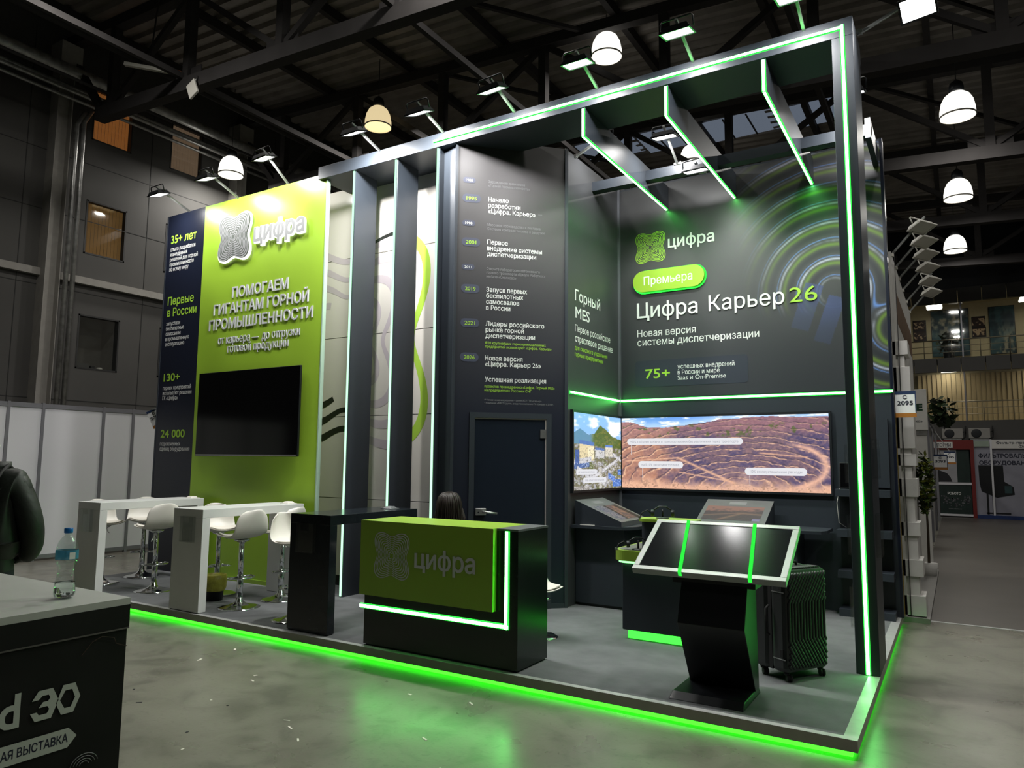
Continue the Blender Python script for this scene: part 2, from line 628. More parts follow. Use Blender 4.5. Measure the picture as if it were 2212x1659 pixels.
# floor: sealed concrete
m = mat('sealed_concrete', (0.20, 0.192, 0.165), 0.33, var=0.0)
nt = m.node_tree; b = nt.nodes['Principled BSDF']
tc = nt.nodes.new('ShaderNodeTexCoord')
def noise(scale, det, dist=0.0):
    n = nt.nodes.new('ShaderNodeTexNoise'); n.inputs['Scale'].default_value = scale; n.inputs['Detail'].default_value = det
    n.inputs['Distortion'].default_value = dist
    nt.links.new(tc.outputs['Object'], n.inputs['Vector']); return n.outputs[0]
def ramp(src, *stops):
    r = nt.nodes.new('ShaderNodeValToRGB'); nt.links.new(src, r.inputs[0])
    while len(r.color_ramp.elements) < len(stops): r.color_ramp.elements.new(0.5)
    for e, (p, c) in zip(r.color_ramp.elements, stops):
        e.position = p; e.color = (*c, 1) if isinstance(c, tuple) else (c, c, c, 1)
    return r.outputs[0]
def mul(a, b_):
    x = nt.nodes.new('ShaderNodeMix'); x.data_type = 'RGBA'; x.blend_type = 'MULTIPLY'; x.inputs[0].default_value = 1
    nt.links.new(a, x.inputs[6]); nt.links.new(b_, x.inputs[7]); return x.outputs[2]
c1 = ramp(noise(0.55, 8, 0.6), (0.3, (0.128, 0.123, 0.098)), (0.7, (0.190, 0.182, 0.148)))
c2 = ramp(noise(3.1, 9, 1.2), (0.32, 0.72), (0.5, 1.0), (0.75, 1.10))
c3 = ramp(noise(26, 4), (0.28, 0.80), (0.42, 1.0))
c4 = ramp(noise(9, 6, 2.5), (0.22, 0.62), (0.34, 1.0))
nt.links.new(mul(mul(mul(c1, c2), c3), c4), b.inputs['Base Color'])
nt.links.new(ramp(noise(2.0, 6, 0.5), (0.3, 0.25), (0.7, 0.37)), b.inputs['Roughness'])
bp_ = nt.nodes.new('ShaderNodeBump'); bp_.inputs['Strength'].default_value = 0.06; bp_.inputs['Distance'].default_value = 0.01
nt.links.new(noise(40, 5), bp_.inputs['Height']); nt.links.new(bp_.outputs[0], b.inputs['Normal'])
M_conc = m
mb = MB().box(-15, 9, -8, 30, -0.12, 0.0)
floor = tag(mk('floor', mb, M_conc), 'grey sealed concrete hall floor with scuffs and stains', kind='structure')
M_joint = mat('joint_sealant', (0.10, 0.095, 0.08), 0.8, var=0.1)
for y in (11.8, 18.0):
    mk('floor_joint', MB().box(-1.0, 9, y, y + 0.025, 0.0, 0.0015), M_joint, floor)
mk('far_coating', MB().box(-0.45, 9, 8.75, 26.9, 0.0, 0.002), mat('brown_floor_coating', (0.085, 0.075, 0.066), 0.4, var=0.15, vscale=1.2), floor)
mk('coating_edge', MB().box(-0.45, 9, 8.70, 8.75, 0.0, 0.003), M_alu, floor)
M_debris = mat('paper_scrap', (0.6, 0.58, 0.5), 0.8, var=0.1)
M_debrisd = mat('dark_scrap', (0.02, 0.02, 0.02), 0.8, var=0.1)
for k in range(26):
    x, y = random.uniform(-5.5, -0.6), random.uniform(2.5, 4.3)
    mb = MB(); a = random.uniform(0, 3.1); l, w_ = random.uniform(0.008, 0.03), random.uniform(0.004, 0.01)
    mb.T = Matrix.Translation((x, y, 0)) @ Matrix.Rotation(a, 4, 'Z')
    mb.box(-l, l, -w_, w_, 0.0005, 0.002)
    mk('floor_scrap', mb, M_debrisd if k % 5 == 0 else M_debris, floor)

# ceiling: trapezoidal steel deck, ribs along x, falling towards +x
mb = MB()
prof = []
y = -8.0
while y < 30:
    prof += [(y, 0.0), (y + 0.11, 0.0), (y + 0.15, 0.075), (y + 0.26, 0.075)]
    y += 0.30
prof.append((y, 0.0))
for x0, x1 in ((-15.2, -3.0), (-3.0, 9.2)):
    va = [mb.vert((x0, py, roof_z(x0) + pz)) for py, pz in prof]
    vb = [mb.vert((x1, py, roof_z(x1) + pz)) for py, pz in prof]
    for k in range(len(prof) - 1):
        mb.face((va[k], va[k + 1], vb[k + 1], vb[k]))
M_deck = mat('steel_roof_deck', (0.27, 0.245, 0.225), 0.5, 0.2, var=0.25, vscale=2.0)
ceiling = tag(mk('ceiling', mb, M_deck, solid=0.004), 'dark corrugated steel roof deck on purlins', kind='structure')
for x in np.arange(-14.2, 9, 2.35):
    mk('purlin', MB().beam((x, -8, roof_z(x) - 0.10), (x, 30, roof_z(x) - 0.10), 0.11, 0.19), M_roofsteel, ceiling)
M_sky = emat('skylight_glazing', (0.62, 0.74, 0.95), 0.16)
k = 0
for x0, x1 in ((-8.1, -6.6), (-6.45, -4.95), (-4.8, -3.2), (-3.05, -1.5)):
    k += 1
    z = roof_z((x0 + x1) / 2) - 0.02
    t = tag(mk('window_%d' % k, MB().box(x0, x1, 16.2, 17.35, z - 0.02, z), M_sky), kind='structure',
            label='pale skylight pane in the dark roof, number %s from the left wall' % ('first', 'second', 'third', 'fourth')[k - 1])
    for q in (0.33, 0.66):
        mk('glazing_bar', MB().box(x0 + (x1 - x0) * q - 0.015, x0 + (x1 - x0) * q + 0.015, 16.2, 17.35, z - 0.05, z - 0.02), M_roofsteel, t)

# roof trusses, spanning in x
def chord(x):
    return 7.29 - 0.059 * x
def truss(y, label):
    t = thing('roof_truss', (-13.7, y, 0), label, 'roof truss', 'steel roof trusses')
    x0, x1 = -13.7, 9.0
    part(t, 'bottom_chord', MB().beam((x0, y, chord(x0)), (x1, y, chord(x1)), 0.20, 0.24), M_roofsteel)
    part(t, 'top_chord', MB().beam((-15, y, roof_z(-15) - 0.30), (x1, y, roof_z(x1) - 0.30), 0.18, 0.20), M_roofsteel)
    part(t, 'end_brace', MB().beam((-15, y, roof_z(-15) - 0.45), (x0 + 0.1, y, chord(x0) + 0.05), 0.12, 0.12), M_roofsteel)
    xs = np.arange(x0 + 0.4, x1, 2.35)
    for i, x in enumerate(xs):
        part(t, 'vertical', MB().beam((x, y, chord(x) + 0.1), (x, y, roof_z(x) - 0.3), 0.15, 0.15), M_roofsteel)
        part(t, 'gusset_plate', MB().box(x - 0.35, x + 0.35, y - 0.012, y + 0.012, chord(x) + 0.02, chord(x) + 0.30), M_roofsteel)
        if i + 1 < len(xs):
            xa, xb = x, xs[i + 1]
            if i % 2: xa, xb = xb, xa
            part(t, 'diagonal', MB().beam((xa, y, chord(xa) + 0.1), (xb, y, roof_z(xb) - 0.35), 0.10, 0.10), M_roofsteel)
    return t
for y, lb in ((7.1, 'dark steel roof truss nearest the camera, its lower chord ending by the upper left window'),
              (11.2, 'dark steel roof truss second from the camera, right behind the stand'),
              (15.3, 'dark steel roof truss third from the camera, in front of the skylights'),
              (19.4, 'dark steel roof truss fourth from the camera, behind the skylights'),
              (23.5, 'dark steel roof truss farthest from the camera, near the lit offices')):
    truss(y, lb)
for x in (-11.0, -6.3, -1.6, 3.1):        # longitudinal bracing between the trusses
    tag(mk('roof_tie_beam', MB().beam((x, -8, chord(x) + 0.15), (x, 26, chord(x) + 0.15), 0.08, 0.10), M_roofsteel),
        'slim dark tie beam running under the roof between the trusses', 'tie beam', 'roof tie beams')
for (y0, y1), bay in zip(((7.1, 11.2), (11.2, 15.3), (15.3, 19.4)), ('first', 'second', 'third')):
    for x, half in ((-8.8, 'left'), (-1.2, 'right')):
        tag(mk('wind_brace', MB().beam((x, y0, roof_z(x) - 0.3), (x + 3.4, y1, roof_z(x + 3.4) - 0.3), 0.07, 0.07), M_roofsteel),
            'thin diagonal roof brace in the %s truss bay, %s half of the hall' % (bay, half), 'brace', 'diagonal roof braces')

# left hall wall with windows
WX = -15.0
wins = [(7.64, 8.49, 8.15, 9.28, 'orange'), (9.39, 10.20, 8.15, 9.28, 'grey'), (7.64, 8.49, 5.73, 6.86, 'brown'), (9.39, 10.20, 5.73, 6.86, 'brown'),
        (7.64, 8.49, 3.36, 4.47, 'open'), (9.39, 10.20, 3.36, 4.47, 'open')]
ys = sorted({-8.0, 30.0} | {w_[0] for w_ in wins} | {w_[1] for w_ in wins})
zs = sorted({0.0, 10.3} | {w_[2] for w_ in wins} | {w_[3] for w_ in wins})
mb = MB()
for i in range(len(ys) - 1):
    for j in range(len(zs) - 1):
        if any(abs(w_[0] - ys[i]) < 1e-6 and abs(w_[2] - zs[j]) < 1e-6 for w_ in wins):
            continue
        mb.box(WX - 0.15, WX, ys[i], ys[i + 1], zs[j], zs[j + 1])
wall_left = tag(mk('wall_left', mb, M_hallwall), 'dark grey panelled hall wall with small windows', kind='structure')
M_seam = mat('panel_seam', (0.03, 0.03, 0.03), 0.7, var=0.1)
for z in (2.7, 4.9, 6.4, 7.6):
    mk('panel_joint', MB().box(WX, WX + 0.006, -8, 30, z, z + 0.014), M_seam, wall_left)
for y in (6.45, 8.95, 12.3):
    mk('panel_joint', MB().box(WX, WX + 0.006, y, y + 0.014, 0, 10), M_seam, wall_left)
M_wframe = mat('dark_window_frame', (0.03, 0.03, 0.03), 0.5, var=0.1)
M_blind = {'orange': mat('orange_blind', (0.42, 0.17, 0.055), 0.7, var=0.05, emit=(1.0, 0.36, 0.09), es=0.16),
           'grey': mat('beige_blind', (0.30, 0.22, 0.16), 0.7, var=0.05, emit=(1.0, 0.66, 0.42), es=0.09),
           'brown': mat('brown_blind', (0.26, 0.14, 0.05), 0.7, var=0.05, emit=(1.0, 0.55, 0.18), es=0.07)}
M_room = mat('dim_office_wall', (0.10, 0.095, 0.085), 0.8, var=0.1, emit=(1, 0.9, 0.75), es=0.012)
names = ['upper left hall window with glowing orange vertical blinds', 'upper hall window with beige blinds, right of the orange one',
         'middle hall window with brown vertical blinds', 'middle hall window mostly hidden behind the green stand wall',
         'lower hall window without blinds, boxes on its sill', 'lower hall window hidden behind the green stand wall']
for k, (y0, y1, z0, z1, kind) in enumerate(wins):
    t = tag(thing('window_%d' % (k + 5), (WX, (y0 + y1) / 2, z0), names[k], None), kind='structure')
    mb = MB()
    for a in ((y0, y0 + 0.03, z0, z1), (y1 - 0.03, y1, z0, z1), (y0, y1, z0, z0 + 0.03), (y0, y1, z1 - 0.03, z1)):
        mb.box(WX - 0.14, WX + 0.005, *a)
    part(t, 'window_frame', mb, M_wframe)
    if kind == 'open':
        part(t, 'room_back', MB().box(WX - 0.75, WX - 0.7, y0 - 0.3, y1 + 0.3, z0 - 0.2, z1 + 0.2), M_room)
        part(t, 'room_side', MB().box(WX - 0.7, WX - 0.15, y1 + 0.02, y1 + 0.05, z0 - 0.2, z1 + 0.2), M_room)
        part(t, 'sill', MB().box(WX - 0.45, WX - 0.15, y0, y1, z0 - 0.03, z0), M_hallwall)
        if k == 4:
            part(t, 'cardboard_box', MB().box(WX - 0.4, WX - 0.2, y0 + 0.12, y0 + 0.38, z0, z0 + 0.14), M_hallwall)
            part(t, 'plastic_tub', MB().lathe([(0.05, 0), (0.06, 0.07), (0.05, 0.09)], 12, (WX - 0.25, y0 + 0.62, z0)), M_plastic)
            part(t, 'file_box', MB().box(WX - 0.4, WX - 0.2, y0 + 0.42, y0 + 0.5, z0, z0 + 0.11), M_wframe)
    else:
        n = 11
        for i in range(n):
            ya = y0 + 0.03 + (y1 - y0 - 0.06) * i / n
            yb = ya + (y1 - y0 - 0.06) / n
            xx = WX - 0.12
            part(t, 'blind_slat', MB().hexa([(xx, ya + 0.009, z0 + 0.03), (xx + 0.022, yb - 0.009, z0 + 0.03), (xx + 0.024, yb - 0.009, z0 + 0.03), (xx + 0.002, ya + 0.009, z0 + 0.03),
                                            (xx, ya + 0.009, z1 - 0.03), (xx + 0.022, yb - 0.009, z1 - 0.03), (xx + 0.024, yb - 0.009, z1 - 0.03), (xx + 0.002, ya + 0.009, z1 - 0.03)]), M_blind[kind])
        part(t, 'room_back', MB().box(WX - 0.30, WX - 0.28, y0 - 0.1, y1 + 0.1, z0 - 0.1, z1 + 0.1), M_room)
    g = MATS.get('window_glass') or clear_mat('window_glass', (0.95, 0.96, 0.95))
    part(t, 'pane', MB().box(WX - 0.055, WX - 0.05, y0 + 0.03, y1 - 0.03, z0 + 0.03, z1 - 0.03), g)
# columns and rails on the left wall
k = 0
for y in (2.9, 6.95, 11.1, 15.2, 19.3):
    k += 1
    mb = MB()
    mb.box(WX, WX + 0.30, y - 0.14, y - 0.125, 0, 9.3)
    mb.box(WX, WX + 0.30, y + 0.125, y + 0.14, 0, 9.3)
    mb.box(WX + 0.13, WX + 0.15, y - 0.125, y + 0.125, 0, 9.3)
    t = tag(mk('trim_%d' % k, mb, M_colgrey), 'grey steel wall column, number %d along the left wall' % k, kind='structure')
    mk('column_head', MB().box(WX, WX + 0.42, y - 0.2, y + 0.2, 9.3, 9.75), M_colgrey, t)
for z in (5.15,):
    k += 1
    tag(mk('trim_%d' % k, MB().box(WX, WX + 0.12, -8, 30, z - 0.08, z + 0.06), M_colgrey), 'grey horizontal wall rail at mid height', kind='structure')

# services on the left wall
def pipe(name, pts, r, label, cat, group=None, m_=M_galv):
    return tag(mk(name, MB().tube(pts, r, 10), m_), label, cat, group)
pipe('vertical_pipe', [(WX + 0.32, 7.18, 2.0), (WX + 0.32, 7.18, 8.2), (WX + 0.32, 7.32, 8.5)], 0.045, 'shiny galvanised vertical pipe left of the pair beside the windows', 'pipe', 'vertical pipes')
pipe('vertical_pipe', [(WX + 0.32, 7.31, 2.0), (WX + 0.32, 7.31, 8.3), (WX + 0.32, 7.45, 8.6)], 0.045, 'shiny galvanised vertical pipe right of the pair beside the windows', 'pipe', 'vertical pipes')
for i, (dx, z, r) in enumerate(((0.55, 9.10, 0.13), (0.34, 8.88, 0.05), (0.46, 8.76, 0.04), (0.30, 8.68, 0.035))):
    pipe('ceiling_pipe', [(WX + dx, -8, z), (WX + dx, 8, z + 0.01), (WX + dx, 30, z)], r, ('thick galvanised duct running high along the left wall',
         'upper slim pipe below the thick duct on the left wall', 'middle slim pipe below the thick duct on the left wall', 'lowest slim pipe below the thick duct on the left wall')[i], 'pipe', 'pipes along the left wall')
pipe('cable_tray', [(-12.5, -8, 8.85), (-12.5, 30, 8.85)], 0.06, 'long dark cable tray hung under the roof near the left wall', 'cable tray', m_=M_roofsteel)
pipe('conduit', [(-13.3, -8, 8.4), (-13.3, 30, 8.4)], 0.03, 'thin conduit hung under the roof near the left wall', 'conduit', m_=M_roofsteel)
# small things under the truss
t = thing('strip_lamp', (-11.6, 7.0, 8.28), 'long switched off strip lamp with orange end hung from the truss', 'lamp')
part(t, 'tube_housing', MB().beam((-12.05, 6.6, 8.42), (-11.35, 7.05, 8.28), 0.07, 0.06), M_plastic)
part(t, 'end_cap', MB().beam((-11.35, 7.05, 8.28), (-11.22, 7.13, 8.255), 0.085, 0.075), mat('orange_plastic', (0.55, 0.13, 0.03), 0.5, var=0.05))
part(t, 'hanger', MB().beam((-11.7, 6.83, 8.35), (-11.7, 6.95, 9.9), 0.02, 0.02), M_roofsteel)
t = thing('wall_antenna', (-10.6, 6.95, 7.7), 'tilted square white panel hanging on the truss chord', 'panel')
mb = MB(); mb.T = Matrix.Translation((-10.57, 6.93, 7.72)) @ Matrix.Rotation(math.radians(-25), 4, 'Y')
mb.box(-0.11, 0.11, -0.02, 0.02, -0.16, 0.12)
part(t, 'panel', mb, M_plastic, bevel=0.01)
part(t, 'hanger', MB().tube([(-10.56, 6.95, 7.82), (-10.53, 7.0, 7.95)], 0.015, 8), M_steel)

# white partition of the neighbouring stand on the left
t = thing('partition_wall', (-12.1, 5.0, 0), 'white panel partition with grey aluminium posts behind the bar tables', 'partition')
edges = [1.2, 2.2, 3.2, 4.2, 5.25, 5.74, 6.68, 7.19, 8.2, 9.2, 10.2, 11.2]
for a, b_ in zip(edges[:-1], edges[1:]):
    part(t, 'panel', MB().box(-12.12, -12.10, a + 0.02, b_ - 0.02, 0.09, 2.34), M_partition)
for a in edges:
    part(t, 'post', MB().box(-12.135, -12.08, a - 0.022, a + 0.022, 0.0, 2.42), M_partpost)
for a, b_ in zip(edges[:-1], edges[1:]):
    part(t, 'top_rail', MB().box(-12.13, -12.085, a + 0.022, b_ - 0.022, 2.34, 2.41), M_partpost)
    part(t, 'bottom_rail', MB().box(-12.13, -12.085, a + 0.022, b_ - 0.022, 0.03, 0.09), M_partpost)

# pendant high-bay lamps
M_shade = mat('frosted_lamp_shade', (0.8, 0.78, 0.7), 0.3, var=0.02, emit=(1.0, 0.97, 0.88), es=1.25)
M_shadew = mat('warm_lamp_shade', (0.8, 0.72, 0.55), 0.3, var=0.02, emit=(1.0, 0.80, 0.45), es=0.75)
pl = bpy.data.lights.new('pendant_bulb', 'AREA')
pl.shape = 'DISK'; pl.size = 0.42; pl.energy = PENDANT_W; pl.color = (1.0, 0.965, 0.90)
pl2 = pl.copy(); pl2.energy = PENDANT_W * 0.6
def pendant(x, y, z, label, shade=None):
    t = thing('pendant_lamp', (x, y, z), label, 'pendant lamp', 'high bay pendant lamps')
    part(t, 'shade', MB().lathe([(0.275, -0.20), (0.272, -0.08), (0.245, 0.06), (0.195, 0.16), (0.13, 0.215), (0.08, 0.235)], 28, cap=False), shade or M_shade, local=True)
    part(t, 'rim', MB().lathe([(0.27, -0.21), (0.283, -0.21), (0.283, -0.185), (0.27, -0.185)], 28, cap=False), M_plastic, local=True)
    part(t, 'ballast_housing', MB().lathe([(0.085, 0.235), (0.115, 0.25), (0.115, 0.33), (0.10, 0.40), (0.05, 0.44), (0.02, 0.47)], 20), M_dark, local=True)
    part(t, 'cord', MB().tube([(0, 0, 0.46), (0, 0, roof_z(x) - z + 0.01)], 0.008, 6), M_dark, local=True)
    l = bpy.data.objects.new('bulb_light', pl2 if y > 12 else pl)
    COL.objects.link(l); l.parent = t; l.location = (0, 0, -0.22)
    return t
for x, y, z, lb in ((0.3, 14.17, 7.79, 'white glowing pendant lamp highest on the right, beside the corner of the portal'),
                    (0.3, 17.86, 7.51, 'white glowing pendant lamp on the right, middle of the three in a column'),
                    (0.24, 22.43, 7.53, 'white glowing pendant lamp on the right, lowest of the three in a column'),
                    (-5.03, 11.33, 9.04, 'big bright pendant lamp above the middle of the portal beam'),
                    (-14.0, 10.27, 8.30, 'white glowing pendant lamp behind the green wall floodlights'),
                    (-4.98, 16.11, 8.8, 'pendant lamp half hidden behind the middle ceiling fin')):
    pendant(x, y, z, lb)
pendant(-9.92, 10.73, 8.66, 'warm cream pendant lamp above the left end of the portal', M_shadew)
OFFV = 'unseen pendant lamp added outside the picture to light the stand'
for x in (-10.0, -5.0, 0.3, 5.2):  # unseen copies of the hall pendants, added for their light
    if x < 5:
        pendant(x, 4.6 if x < -9 else 6.2, 8.7, OFFV)
pendant(5.2, 1.2, 8.7, OFFV)  # added for light from the right front
pendant(5.2, 9.0, 8.6, OFFV)  # added to brighten the right side

# =================================================================== THE STAND
FG = Frame((0, 5.92, 0), (1, 0, 0))            # green wall front
FB = Frame((0, 8.20, 0), (1, 0, 0))            # back wall front
FD = Frame((-3.5, 6.757, 0), (1, 1, 0))        # diagonal timeline wall
FM = Frame((-3.49, 0, 0), (0, 1, 0))           # niche side wall
FP = Frame((0, 5.87, 0), (1, 0, 0))            # portal front
FW = Frame((0, 6.40, 0), (1, 0, 0))            # glossy white panels

# ---- platform
X0, X1, Y0, Y1 = -9.30, -0.53, 4.48, 8.42
t = thing('stand_platform', ((X0 + X1) / 2, 6.4, 0), 'low grey carpeted stand platform with green glowing plinth', 'platform')
part(t, 'carpet', MB().box(X0 + 0.025, X1 - 0.075, Y0 + 0.05, Y1 - 0.02, 0.03, ZP), M_carpet)
mb = MB()
mb.box(X0, X1, Y0, Y0 + 0.025, 0.036, ZP - 0.002)
mb.box(X1 - 0.025, X1, Y0 + 0.025, Y1, 0.036, ZP - 0.002)
mb.box(X0, X0 + 0.025, Y0 + 0.025, Y1, 0.036, ZP - 0.002)
part(t, 'rim', mb, mat('grey_rim', (0.36, 0.345, 0.30), 0.45, 0.0, var=0.08))
mb = MB()
mb.box(X0, X1, Y0, Y0 + 0.05, ZP - 0.002, ZP)
mb.box(X1 - 0.075, X1, Y0 + 0.05, Y1, ZP - 0.002, ZP)
part(t, 'edge_trim', mb, M_alu)
for k in range(24):
    x = X1 - 0.1 - k * 0.38
    part(t, 'rivet', MB().lathe([(0.006, 0), (0.005, 0.003), (0.002, 0.004)], 8, (x, Y0 + 0.025, ZP - 0.004)), M_steel)
for k in range(10):
    part(t, 'rivet', MB().lathe([(0.006, 0), (0.005, 0.003), (0.002, 0.004)], 8, (X1 - 0.04, Y0 + 0.1 + k * 0.2, ZP - 0.004)), M_steel)
mb = MB()
mb.box(X0 + 0.03, X1 - 0.03, Y0 + 0.03, Y0 + 0.045, 0.001, 0.037)
mb.box(X1 - 0.045, X1 - 0.03, Y0 + 0.045, Y1, 0.001, 0.037)
mb.box(X0 + 0.03, X0 + 0.045, Y0 + 0.045, Y1, 0.001, 0.037)
ptag(part(t, 'plinth_light', mb, M_ledpl), 'glowing green plinth strip')

# ---- green wall with navy side panel
t = thing('green_panel_wall', (-7.85, 5.97, 0), 'tall lime green display wall with navy text column on its left', 'wall panel')
part(t, 'navy_panel', MB().box(-9.395, -8.57, 5.92, 6.03, 0.0, 5.0), M_navy)
part(t, 'edge_profile', MB().box(-9.415, -9.395, 5.915, 6.04, 0.0, 5.0), MATS.get('dark_profile') or mat('dark_profile', (0.05, 0.058, 0.07), 0.4, 0.3, var=0.03))
part(t, 'green_panel', MB().box(-8.57, -6.262, 5.92, 5.965, ZP, 5.0), M_limep)
part(t, 'side_edge', MB().box(-6.262, -6.245, 5.915, 5.965, ZP, 5.0), mat('pale_edge', (0.42, 0.60, 0.46), 0.3, var=0.02))
part(t, 'skirting', MB().box(-8.57, -6.265, 5.912, 5.92, ZP, ZP + 0.05), M_lime)
def block(t, fr, lines, h, m_, b=0.0, n=0.003, d=0.0, name='lettering'):
    mb = MB()
    for s_, u, v, w_ in lines:
        put_text(mb, fr, s_, u, v, w_, h, b, n, d)
    return part(t, name, mb, m_)
block(t, FG, [('35+ лет', -9.304, 4.59, .576)], .118, M_tlime, .02)
block(t, FG, [('опыта разработки', -9.308, 4.478, .56), ('и внедрения', -9.308, 4.406, .385), ('решений для горной', -9.308, 4.333, .625),
              ('промышленности', -9.306, 4.262, .54), ('по всему миру', -9.306, 4.19, .43)], .058, M_twhite, .008)
block(t, FG, [('Первые', -9.298, 3.707, .582), ('в России', -9.296, 3.545, .653)], .113, M_tlime, .02)
block(t, FG, [('запустили', -9.302, 3.418, .311), ('беспилотные', -9.302, 3.346, .403), ('самосвалы', -9.302, 3.275, .335),
              ('в промышленную', -9.302, 3.203, .527), ('эксплуатацию', -9.30, 3.13, .427)], .056, M_twhite, .006)
block(t, FG, [('130+', -9.288, 2.638, .362)], .108, M_tlime, .02)
block(t, FG, [('горных предприятий', -9.29, 2.518, .623), ('используют решения', -9.29, 2.447, .64), ('ГК «Цифра»', -9.29, 2.378, .345)], .056, M_twhite, .006)
block(t, FG, [('24 000', -9.28, 1.866, .535)], .107, M_tlime, .02)
block(t, FG, [('подключенных', -9.283, 1.756, .447), ('единиц оборудования', -9.283, 1.687, .656)], .054, M_twhite, .006)
ptag(block(t, FG, [('ПОМОГАЕМ', -7.907, 3.662, 1.052), ('ГИГАНТАМ ГОРНОЙ', -8.269, 3.462, 1.778), ('ПРОМЫШЛЕННОСТИ', -8.348, 3.262, 1.939)], .138, M_letter, .014, .001, .009, 'raised_lettering'), 'raised grey letters')
ptag(block(t, FG, [('от карьера —  до отгрузки', -8.146, 3.068, 1.527), ('готовой продукции', -7.947, 2.946, 1.135)], .108, M_letter, .004, .001, .007, 'raised_lettering'), 'raised grey letters')
M_face = mat('grey_letter_face', (0.30, 0.31, 0.31), 0.45, var=0.02)
lg = part(t, 'clover_emblem', emblem(MB(), FG, -7.89, 4.46, 0.295, 0.047, 0, 0.050), M_face)
part(t, 'emblem_backplate', clover_disc(MB(), FG, -7.89, 4.46, 0.295, 1.03, 0.03, 0.015), mat('emblem_grey', (0.085, 0.10, 0.085), 0.5, var=0.03))
mb = clover_disc(MB(), FG, -7.89, 4.46, 0.295, 1.10, 0.003, 0.026)
ptag(part(t, 'emblem_backlight', mb, M_halo), 'white glowing halo of the emblem')
ptag(block(t, FG, [('цифра', -7.50, 4.335, .92)], .235, M_halo, .060, .003, .028, 'letter_backlight'), 'white glowing halo of the letters')
block(t, FG, [('цифра', -7.50, 4.335, .92)], .235, M_face, .016, .036, .004, 'raised_lettering')

# ---- big switched-off television on the green wall
t = thing('television', (-7.43, 5.86, 1.62), 'large black switched off television on the lime green wall', 'television')
part(t, 'casing', MB().box(-8.437, -6.531, 5.871, 5.90, 1.618, 2.695), M_black, bevel=0.006)
part(t, 'screen', MB().box(-8.428, -6.540, 5.869, 5.871, 1.645, 2.688), M_screen)
part(t, 'wall_mount', MB().box(-7.8, -7.05, 5.90, 5.92, 1.9, 2.4), M_dark)
part(t, 'chin', MB().box(-8.42, -6.55, 5.867, 5.871, 1.624, 1.640), M_steel)

# ---- glossy white panels with giant emblem print, behind the fins
t = thing('white_panel_wall', (-5.7, 6.45, ZP), 'glossy white panel wall with giant clover print behind the vertical fins', 'wall panel')
zz = [0.22, 1.13, 2.11, 3.09, 4.08, 4.99]
for a, b_ in zip(zz[:-1], zz[1:]):
    part(t, 'panel', MB().box(-6.75, -4.62, 6.40, 6.44, a + 0.004, b_ - 0.004), M_gloss)
part(t, 'backing', MB().box(-6.75, -4.62, 6.445, 6.5, ZP, 4.99), M_partpost)
part(t, 'plinth', MB().box(-6.75, -4.62, 6.42, 6.445, ZP, 0.22), M_black)
M_lilac = mat('lilac_vinyl', (0.50, 0.45, 0.48), 0.2, var=0.02)
M_paleg = mat('pale_green_vinyl', (0.50, 0.55, 0.42), 0.2, var=0.02)
M_limev = mat('lime_vinyl', (0.36, 0.58, 0.07), 0.2, var=0.02)
M_blackv = mat('black_vinyl', (0.02, 0.022, 0.02), 0.2, var=0.02)
cx, cz, s_ = -6.33, 3.0, 1.24
for i, k in enumerate((0.20, 0.40, 0.60, 0.80, 1.0)):
    wd = 0.060 + 0.055 * k
    inb = lambda u, v: -6.74 < u < -4.66 and 0.3 < v < 4.9
    blackz = lambda u, v: (u < -6.2 and v < 2.32)
    for nm, mm, cond in (('lime_band', M_limev, lambda u, v: u >= -5.42 and i >= 3), ('lilac_band', M_lilac, lambda u, v: not (u >= -5.42 and i >= 3) and not blackz(u, v) and not (u < -6.2 and v < 3.5)),
                         ('black_band', M_blackv, blackz)):
        mb = clover_ring(MB(), FW, cx, cz, s_, k, wd, 0.0015, 0, 0, 160, lambda u, v: inb(u, v) and cond(u, v))
        if mb.f:
            part(t, nm, mb, mm)
part(t, 'black_band', clover_ring(MB(), FW, cx, cz, s_, 1.045, 0.05, 0.002, 0, 0, 160, lambda u, v: -5.95 < u < -5.55 and v > 3), M_blackv)

# ---- portal frame (beam + post) with its light line
t = thing('portal_frame', (-3.4, 6.14, ZP), 'tall graphite portal frame edged with a green light line', 'portal frame')
part(t, 'beam', MB().box(-6.36, -0.53, 5.87, 6.42, 4.92, 5.07), M_graphite, bevel=0.003)
part(t, 'post', MB().box(-0.685, -0.53, 5.87, 6.37, ZP, 4.92), M_graphite, bevel=0.003)
led(t, FP, (-4.62, 4.992), (-0.60, 4.992), 0.037)
led(t, FP, (-0.606, 5.012), (-0.606, ZP + 0.005), 0.035)
M_faint = mat('faint_white_ink', (0.45, 0.46, 0.42), 0.5, var=0.01)
FS = Frame((-0.53, 0, 0), (0, 0, 1), (0, -1, 0))       # post side, writing runs upwards
mb = MB(); put_text(mb, Frame((-0.53, 6.27, 1.95), (0, 0, 1), (0, -1, 0)), 'www', 0, 0, 0.16, 0.03, 0.01, 0.002)
part(t, 'lettering', mb, M_faint)

# ---- vertical fins under the left of the beam
for k, (x, lb) in enumerate(((-5.80, 'graphite vertical fin with pale green light edge, leftmost of the three'),
                             (-5.17, 'graphite vertical fin with pale green light edge, middle of the three'),
                             (-4.585, 'graphite vertical fin with pale green light edge, next to the timeline wall'))):
    t = thing('vertical_fin', (x, 6.1, ZP), lb, 'fin', 'vertical fins')
    part(t, 'blade', MB().box(x, x + 0.035, 5.895, 6.25, ZP, 4.92), M_graphite)
    mb = MB().box(x - 0.002, x + 0.020, 5.885, 5.895, ZP + 0.01, 4.915)
    part(t, 'light_edge', mb, M_ledthin)

